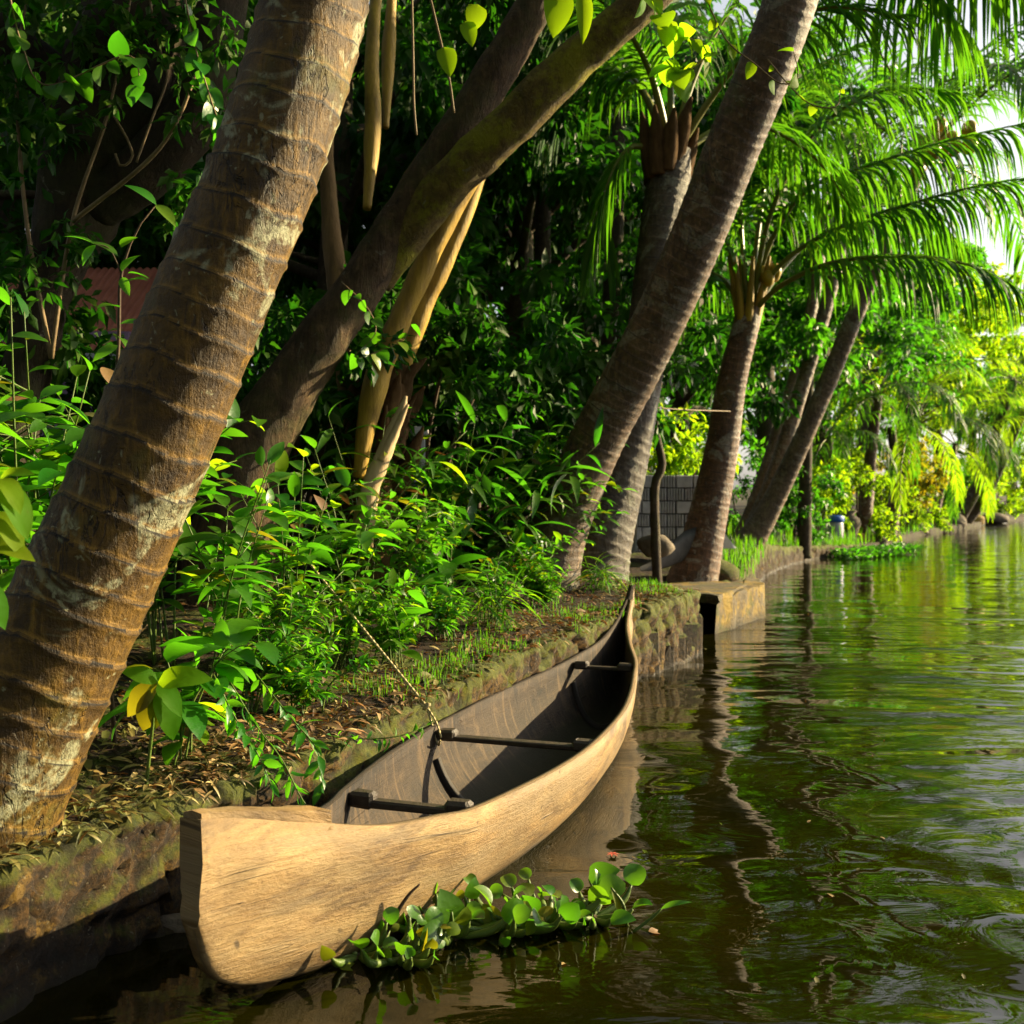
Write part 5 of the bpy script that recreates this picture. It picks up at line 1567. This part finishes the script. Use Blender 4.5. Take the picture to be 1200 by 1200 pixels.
# slender trees in the wood
for i, (q, r, lab) in enumerate([
    ([(645, 600, 11), (640, 430, 11), (636, 280, 11), (638, 180, 11), (640, 60, 11)], [.11, .095, .085, .075, .05], 'slender straight tree standing alone in the middle of the wood'),
    ([(722, 560, 11.6), (716, 420, 11.6), (720, 280, 11.6), (726, 120, 11.6)], [.13, .11, .10, .07], 'slender trunk just left of the mossy palm'),
    ([(772, 620, 9.9), (767, 580, 9.9), (776, 545, 9.9), (768, 500, 9.9), (772, 440, 9.9), (768, 350, 9.9)], [.05, .045, .04, .038, .034, .02], 'thin crooked tree in front of the grey block wall'),
    ([(942, 640, 21), (944, 560, 21), (948, 440, 21)], [.16, .13, .1], 'dark stump like trunk right of the leaning cluster'),
    ([(1047, 618, 31), (1050, 560, 31), (1044, 500, 31)], [.16, .14, .12], 'slim brown trunk under the yellow fronds')]):
    pts = [P(*a) for a in q]; pts[0] = ground_at(pts[0], .2)
    t = thing('slender_tree', lab, 'tree', tuple(pts[0]))
    mb = MB(); mb.tube(pts, r, 12, noise_amp=.08, nfreq=6, step=.08); mb.build('trunk', M['bark_plain'], t)
    if i == 0:
        mb = MB(); mb.tube([P(640, 190, 11), P(660, 178, 11), P(690, 165, 11), P(705, 150, 11)], [.03, .025, .018, .01], 7); mb.tube([P(638, 160, 11), P(615, 155, 11), P(605, 150, 11)], [.03, .02, .01], 7); mb.build('branch', M['bark_plain'], t)
    rng = np.random.default_rng(40 + i)
    if i < 3:
        V, Fq = crown_leaves(rng, [(pts[-1] + Vector((0, 0, .6)), (1.1, .9, .9), 16)], 160, .12); part('crown', V, Fq, M['leaf_wood'], t)

# ------------------------------------------------------------------ built things
# landing: slab on a block at the water's edge
lb = Vector((1.75, 9.6, .3))
ld = thing('stone_landing', 'stone landing slab with a yellow mossy block jutting over the water', 'landing', tuple(lb))
def prism(poly, z0, z1, jit=.012, sub=6, seed=0):
    """Upright block over a polygon, its faces slightly uneven."""
    rng = np.random.default_rng(seed); n = len(poly); P2 = []
    for i in range(n):
        a, b = np.array(poly[i]), np.array(poly[(i + 1) % n])
        for k in range(sub): P2.append(a + (b - a) * k / sub)
    P2 = np.array(P2); m = len(P2); V = []
    for k, (z, s) in enumerate(((z0, 1), (z0 * .6 + z1 * .4, 1), (z1 - .02, 1), (z1, .985))):
        c = P2.mean(0); V += [(*(c + (p - c) * s + rng.normal(size=2) * jit * .6), z + rng.normal() * jit * .35) for p in P2]
    V.append((*P2.mean(0), z1)); V.append((*P2.mean(0), z0))
    F4 = [[k * m + i, k * m + (i + 1) % m, (k + 1) * m + (i + 1) % m, (k + 1) * m + i] for k in range(3) for i in range(m)]
    F3 = [[3 * m + i, 3 * m + (i + 1) % m, 4 * m] for i in range(m)] + [[(i + 1) % m, i, 4 * m + 1] for i in range(m)]
    return V, [np.array(F4), np.array(F3)]
def gp(px, py, h):
    Y = (CZ - h) * F / (py - HZ); return ((px - 600) / F * Y, Y)
V, Fs = prism([gp(764, 690, .36), gp(842, 698, .36), gp(878, 684, .36), gp(800, 677, .36)], .275, .36, .012, 8, 1); part('slab', V, Fs, M['landing'], ld, smooth=False)
V, Fs = prism([gp(839, 700, .345), gp(893, 686, .345), gp(891, 678, .345), gp(857, 681, .345)], -.3, .352, .03, 7, 2); part('block', V, Fs, M['landing'], ld, smooth=False)
for i in range(13):      # thin dark stones set on edge at the end of the wall
    Y = 7.30 + i * .092; x = float(np.interp(Y, _e[:, 1], _e[:, 0])) - .015 + .015 * math.sin(i * 2.3)
    o_ = MB(); top_ = .25 + .06 * math.sin(i * 1.7); o_.box((x, Y, top_ / 2 - .08), (.24, .087, top_ + .16), .42, bev=.022, jit=.010)
    tag(o_.build('edge_stone', M['laterite_dark'], smooth=False, ring=True), 'dark thin stone set on edge in the bank past the canoe stern', 'stone', 'stones set on edge past the canoe stern')

# grey block wall
c = P(786, 610, 12.2); gzc = gz(1.9, 12.2)
bwl = thing('block_wall', 'grey wall of hollow concrete blocks behind the slim banded palm', 'wall', (c.x, 12.2, gzc))
rot = .12; nrow = 6; x0, x1 = P(740, 600, 12.2).x, P(822, 600, 12.2).x; hrow = .155
zb = 1.25 - (648 - HZ) / F * 12.2
for r_ in range(nrow):
    mb = MB(); z = zb + r_ * hrow + hrow / 2
    nb = 4; wbk = (x1 - x0) / nb
    for k in range(nb + (r_ % 2)):
        cx = x0 + (k + .5 - .5 * (r_ % 2)) * wbk
        lo, hi = max(cx - wbk / 2, x0), min(cx + wbk / 2, x1)
        cx, ww = (lo + hi) / 2, hi - lo - .012
        if r_ % 2 == 0 or k % 3 == 2:
            nr = 6
            for q in range(nr): mb.box((cx - ww / 2 + ww * (q + .5) / nr, 12.2 + (cx - 1.9) * rot - .015, z), (ww / nr * .62, .03, hrow - .014), rot, bev=.004)
            mb.box((cx, 12.2 + (cx - 1.9) * rot + .06, z), (ww, .12, hrow - .012), rot)
        else: mb.box((cx, 12.2 + (cx - 1.9) * rot + .045, z), (ww, .15, hrow - .012), rot, bev=.006, jit=.004)
    mb.build('block_course', M['block'], bwl, smooth=False)
mb = MB(); mb.box(((x0 + x1) / 2, 12.2 + .20, zb + nrow * hrow / 2), (x1 - x0 - .02, .16, nrow * hrow - .02), rot); mb.build('backing', M['concrete'], bwl, smooth=False)


def cloth(name, pts, label, mat='sheet', seed=0, cat='sheet'):
    """A crumpled hanging sheet between four corners (tl, tr, bl, br)."""
    n = 14; V = []
    tl, tr, bl, br = [np.array(p) for p in pts]
    for layer in (0, 1):
        for i in range(n + 1):
            for j in range(n + 1):
                u, v = j / n, i / n
                p = tl * (1 - u) * (1 - v) + tr * u * (1 - v) + bl * (1 - u) * v + br * u * v
                p = p + np.array([0, -.05 * math.sin(u * 13 + v * 2) - .03 * noise.noise(Vector((u * 4, v * 4, seed))) + .012 * layer, 0])
                V.append(p)
    m = n + 1; F4 = []
    for l in (0, 1):
        for i in range(n):
            for j in range(n):
                f = [l * m * m + i * m + j, l * m * m + i * m + j + 1, l * m * m + (i + 1) * m + j + 1, l * m * m + (i + 1) * m + j]
                F4.append(f if l else f[::-1])
    return tag(part(name, V, np.array(F4), M[mat]), label, cat)


cloth('plastic_sheet', [P(738, 592, 11.9), P(745, 592, 11.9), P(722, 668, 11.4), P(746, 644, 11.4)], 'white plastic sheet hanging by the left end of the block wall', seed=2)
cloth('plastic_sheet', [P(812, 606, 12.6), P(838, 612, 12.6), P(815, 646, 12.4), P(862, 642, 12.4)], 'pale sheet lying on the bank right of the slim banded palm', seed=5)
# grey boat drawn up ashore
t = thing('beached_boat', 'dark grey boat end pulled ashore left of the slim banded palm', 'boat', tuple(P(790, 655, 10.9)))
rows = []
for i, (px, py, w_, h_) in enumerate([(752, 664, .03, .05), (768, 658, .09, .10), (785, 647, .15, .16), (800, 634, .20, .22), (815, 622, .22, .27), (832, 616, .23, .28)]):
    c = np.array(P(px, py, 10.9 + .12 * i)); k = []
    for a in range(9):
        f = PI * a / 8; k.append(c + np.array([.15 * math.cos(f) * w_ / .2, math.cos(f) * w_, -math.sin(f) * h_]))
    for a in range(8, -1, -1):
        f = PI * a / 8; k.append(c + np.array([.15 * math.cos(f) * w_ / .2 * .8, math.cos(f) * w_ * .85, -math.sin(f) * h_ * .85 + .002]))
    rows.append(k)
m = 18; V = np.array(rows).reshape(-1, 3); F4 = [[i * m + j, i * m + (j + 1) % m, (i + 1) * m + (j + 1) % m, (i + 1) * m + j] for i in range(5) for j in range(m)]
part('hull', V, np.array(F4), M['wood_grey'], t)
rock('boulder', P(768, 640, 10.9), (.42, .35, .26), M['rock_grey'], 'reddish boulder in front of the grey block wall', 12)
rock('boulder', P(838, 672, 11.6), (.55, .5, .42), M['laterite'], 'mossy boulder between the slim banded palm and the leaning cluster', 14)
rock('boulder', P(712, 682, 8.9), (.32, .25, .12), M['concrete'], 'flat grey stone at the foot of the mossy palm', 15)

# clothes line
mb = MB(); mb.tube([P(752, 476, 9.0), P(800, 480, 9.6), P(858, 482, 11.3)], .006, 5); tag(mb.build('cord', M['vine_stem']), 'thin cord strung between the mossy palm and the slim banded palm', 'cord')

# house behind the shrubs on the left
hb = P(110, 520, 8.0); hz_ = gz(hb.x, 8.0)
hs = thing('house', 'mauve walled house with a red tiled roof glimpsed at the left', 'house', (hb.x, 8.0, hz_))
xl, xr = P(-160, 400, 8).x, P(165, 400, 8).x
ze, zr = P(0, 395, 8).z, P(0, 330, 9.2).z
mb = MB(); mb.box(((xl + xr) / 2, 9.35, (hz_ + ze) / 2 + .02), (xr - xl - .3, 2.4, ze - hz_ + .1), 0); mb.build('wall', M['mauve_wall'], hs, smooth=False)
mb = MB(); ncol = 34; V = []; rows_ = 12
for i in range(rows_ + 1):
    v = i / rows_
    for j in range(ncol * 4 + 1):
        u = j / (ncol * 4); V.append((xl + (xr - xl) * u, 8.0 + 1.3 * v, ze - .12 + (zr - ze + .25) * v + .022 * abs(math.sin(u * ncol * PI)) - .02 * ((i % 2) * .5)))
m_ = ncol * 4 + 1
mb.add(V, [[i * m_ + j, i * m_ + j + 1, (i + 1) * m_ + j + 1, (i + 1) * m_ + j] for i in range(rows_) for j in range(m_ - 1)])
V2 = [(x, y + 2.6 - 2 * (y - 8.0), z) if False else (x, 10.6 - (y - 8.0), z) for x, y, z in V]
mb.add(V2, [[(i + 1) * m_ + j, (i + 1) * m_ + j + 1, i * m_ + j + 1, i * m_ + j] for i in range(rows_) for j in range(m_ - 1)])
mb.build('roof', M['tile'], hs)
mb = MB(); mb.box(((xl + xr) / 2, 8.01, ze - .16), (xr - xl, .04, .10), 0); mb.build('eaves_board', M['white_wall'], hs, smooth=False)
mb = MB(); c = P(490, 518, 7.4); mb.box((c.x, c.y, (c.z + .06 + gz(c.x, 7.4)) / 2), (.09, .09, c.z + .06 - gz(c.x, 7.4) + .1), .3, bev=.01); mb.box((c.x, c.y, c.z + .07), (.13, .13, .05), .3, bev=.012)
tag(mb.build('gate_post', M['white_wall'], smooth=False), 'white post glimpsed in the undergrowth right of the split stump', 'post')

# far bank: barrel, jar, stones
b = P(976, 632, 24.6); zb2 = gz(b.x, 24.6)
br = thing('barrel', 'pale barrel with a bright blue lid beside the short stout palm', 'barrel', (b.x, 24.6, zb2))
def lathe(profile, c, n=18):
    V = [(c[0] + r * math.cos(2 * PI * k / n), c[1] + r * math.sin(2 * PI * k / n), c[2] + z) for r, z in profile for k in range(n)]
    return V, [[i * n + k, i * n + (k + 1) % n, (i + 1) * n + (k + 1) % n, (i + 1) * n + k] for i in range(len(profile) - 1) for k in range(n)]
V, f = lathe([(.01, 0), (.20, 0), (.24, .15), (.25, .3), (.24, .46), (.22, .52), (.01, .53)], (b.x, 24.6, zb2)); part('body', V, f, M['barrel'], br)
V, f = lathe([(.25, .50), (.265, .52), (.265, .62), (.24, .65), (.01, .66)], (b.x, 24.6, zb2)); part('lid', V, f, M['blue'], br)
b = P(993, 632, 26.3); zb3 = gz(b.x, 26.3)
V, f = lathe([(.01, 0), (.22, 0), (.26, .2), (.34, .42), (.30, .55), (.16, .65), (.24, .74), (.20, .76), (.01, .70)], (b.x, 26.3, zb3)); tag(part('clay_jar', V, f, M['rock_grey']), 'round clay jar standing on the bank right of the barrel', 'jar')
for i, (px, py, Y, s, m, lab) in enumerate([
    (1022, 634, 27, (.9, .7, .6), 'rock_grey', 'largest pale stone of the heap at the waterline past the barrel'), (1008, 632, 26.6, (.6, .5, .5), 'rock_yellow', 'ochre stone left of the largest one in the waterline heap'),
    (1075, 622, 37, (1.0, .7, .6), 'rock_grey', 'dark stone at the foot of the golden palm'), (1095, 620, 41, (1.2, .9, .8), 'laterite', 'brown stone left of the far leaning palms'),
    (1115, 618, 45, (1.3, 1, 1.0), 'rock_grey', 'dark boulder at the foot of the far leaning palms'), (1140, 616, 50, (1.3, 1, .7), 'rock_yellow', 'pale stone right of the far leaning palms'), (1165, 614, 55, (1.6, 1, .7), 'rock_grey', 'low stone toward the right end of the far bank')]):
    x = (px - 600) / F * Y; rock('stone', (x, Y, s[2] * .3), s, M[m], lab, 30 + i)
# floating weed at the far waterline
rng = np.random.default_rng(5); n = 2200
xx = rng.uniform(7.0, 9.7, n); yy = np.interp(xx, [7.0, 9.7], [22.0, 25.0]) + rng.uniform(-.9, .6, n)
aa = rng.uniform(0, 6.28, n)
V, Fq = place_leaves(T_SMALL, np.stack([xx, yy, rng.uniform(.0, .14, n)], 1), np.stack([np.cos(aa), np.sin(aa), rng.uniform(.2, 1.2, n)], 1), rng.normal(size=(n, 3)) * .3 + [0, -.3, 1], rng.uniform(.08, .2, n))
tag(part('floating_weed', V, Fq, M['leaf_wood']), 'green raft of floating weed below the stone heap', 'weed', None, 'stuff')

# ------------------------------------------------------------------ light
AZ, EL = R(21), R(20)      # azimuth from +x towards +y
sd = Vector((math.cos(AZ) * math.cos(EL), math.sin(AZ) * math.cos(EL), math.sin(EL)))
sun = bpy.data.lights.new('sun', 'SUN'); sun.energy = 5.0; sun.angle = R(.5); sun.color = (1.0, .80, .45)
so = bpy.data.objects.new('sun', sun); COL.objects.link(so)
so.rotation_euler = (-sd).to_track_quat('-Z', 'Y').to_euler(); so.location = sd * 60
wd = bpy.data.worlds.new('World'); SC.world = wd; wd.use_nodes = True
nt = wd.node_tree
bg = nt.nodes['Background']; sky = nt.nodes.new('ShaderNodeTexSky'); sky.sky_type = 'NISHITA'; sky.sun_disc = False
sky.sun_elevation = EL; sky.sun_rotation = R(90) - AZ
sky.dust_density = 3.0; sky.air_density = 1.0; sky.ozone_density = 0.6
hsv = nt.nodes.new('ShaderNodeHueSaturation'); hsv.inputs['Saturation'].default_value = .35   # moist, milky tropical sky
nt.links.new(sky.outputs[0], hsv.inputs['Color']); nt.links.new(hsv.outputs[0], bg.inputs['Color']); bg.inputs['Strength'].default_value = .058
SC.view_settings.view_transform = 'Standard'; SC.view_settings.look = 'None'
SC.view_settings.exposure = 1.9; SC.view_settings.gamma = 1
SC.cycles.max_bounces = 5; SC.cycles.diffuse_bounces = 2; SC.cycles.glossy_bounces = 2; SC.cycles.transmission_bounces = 3; SC.cycles.caustics_reflective = False; SC.cycles.caustics_refractive = False
SC.cycles.use_denoising = True
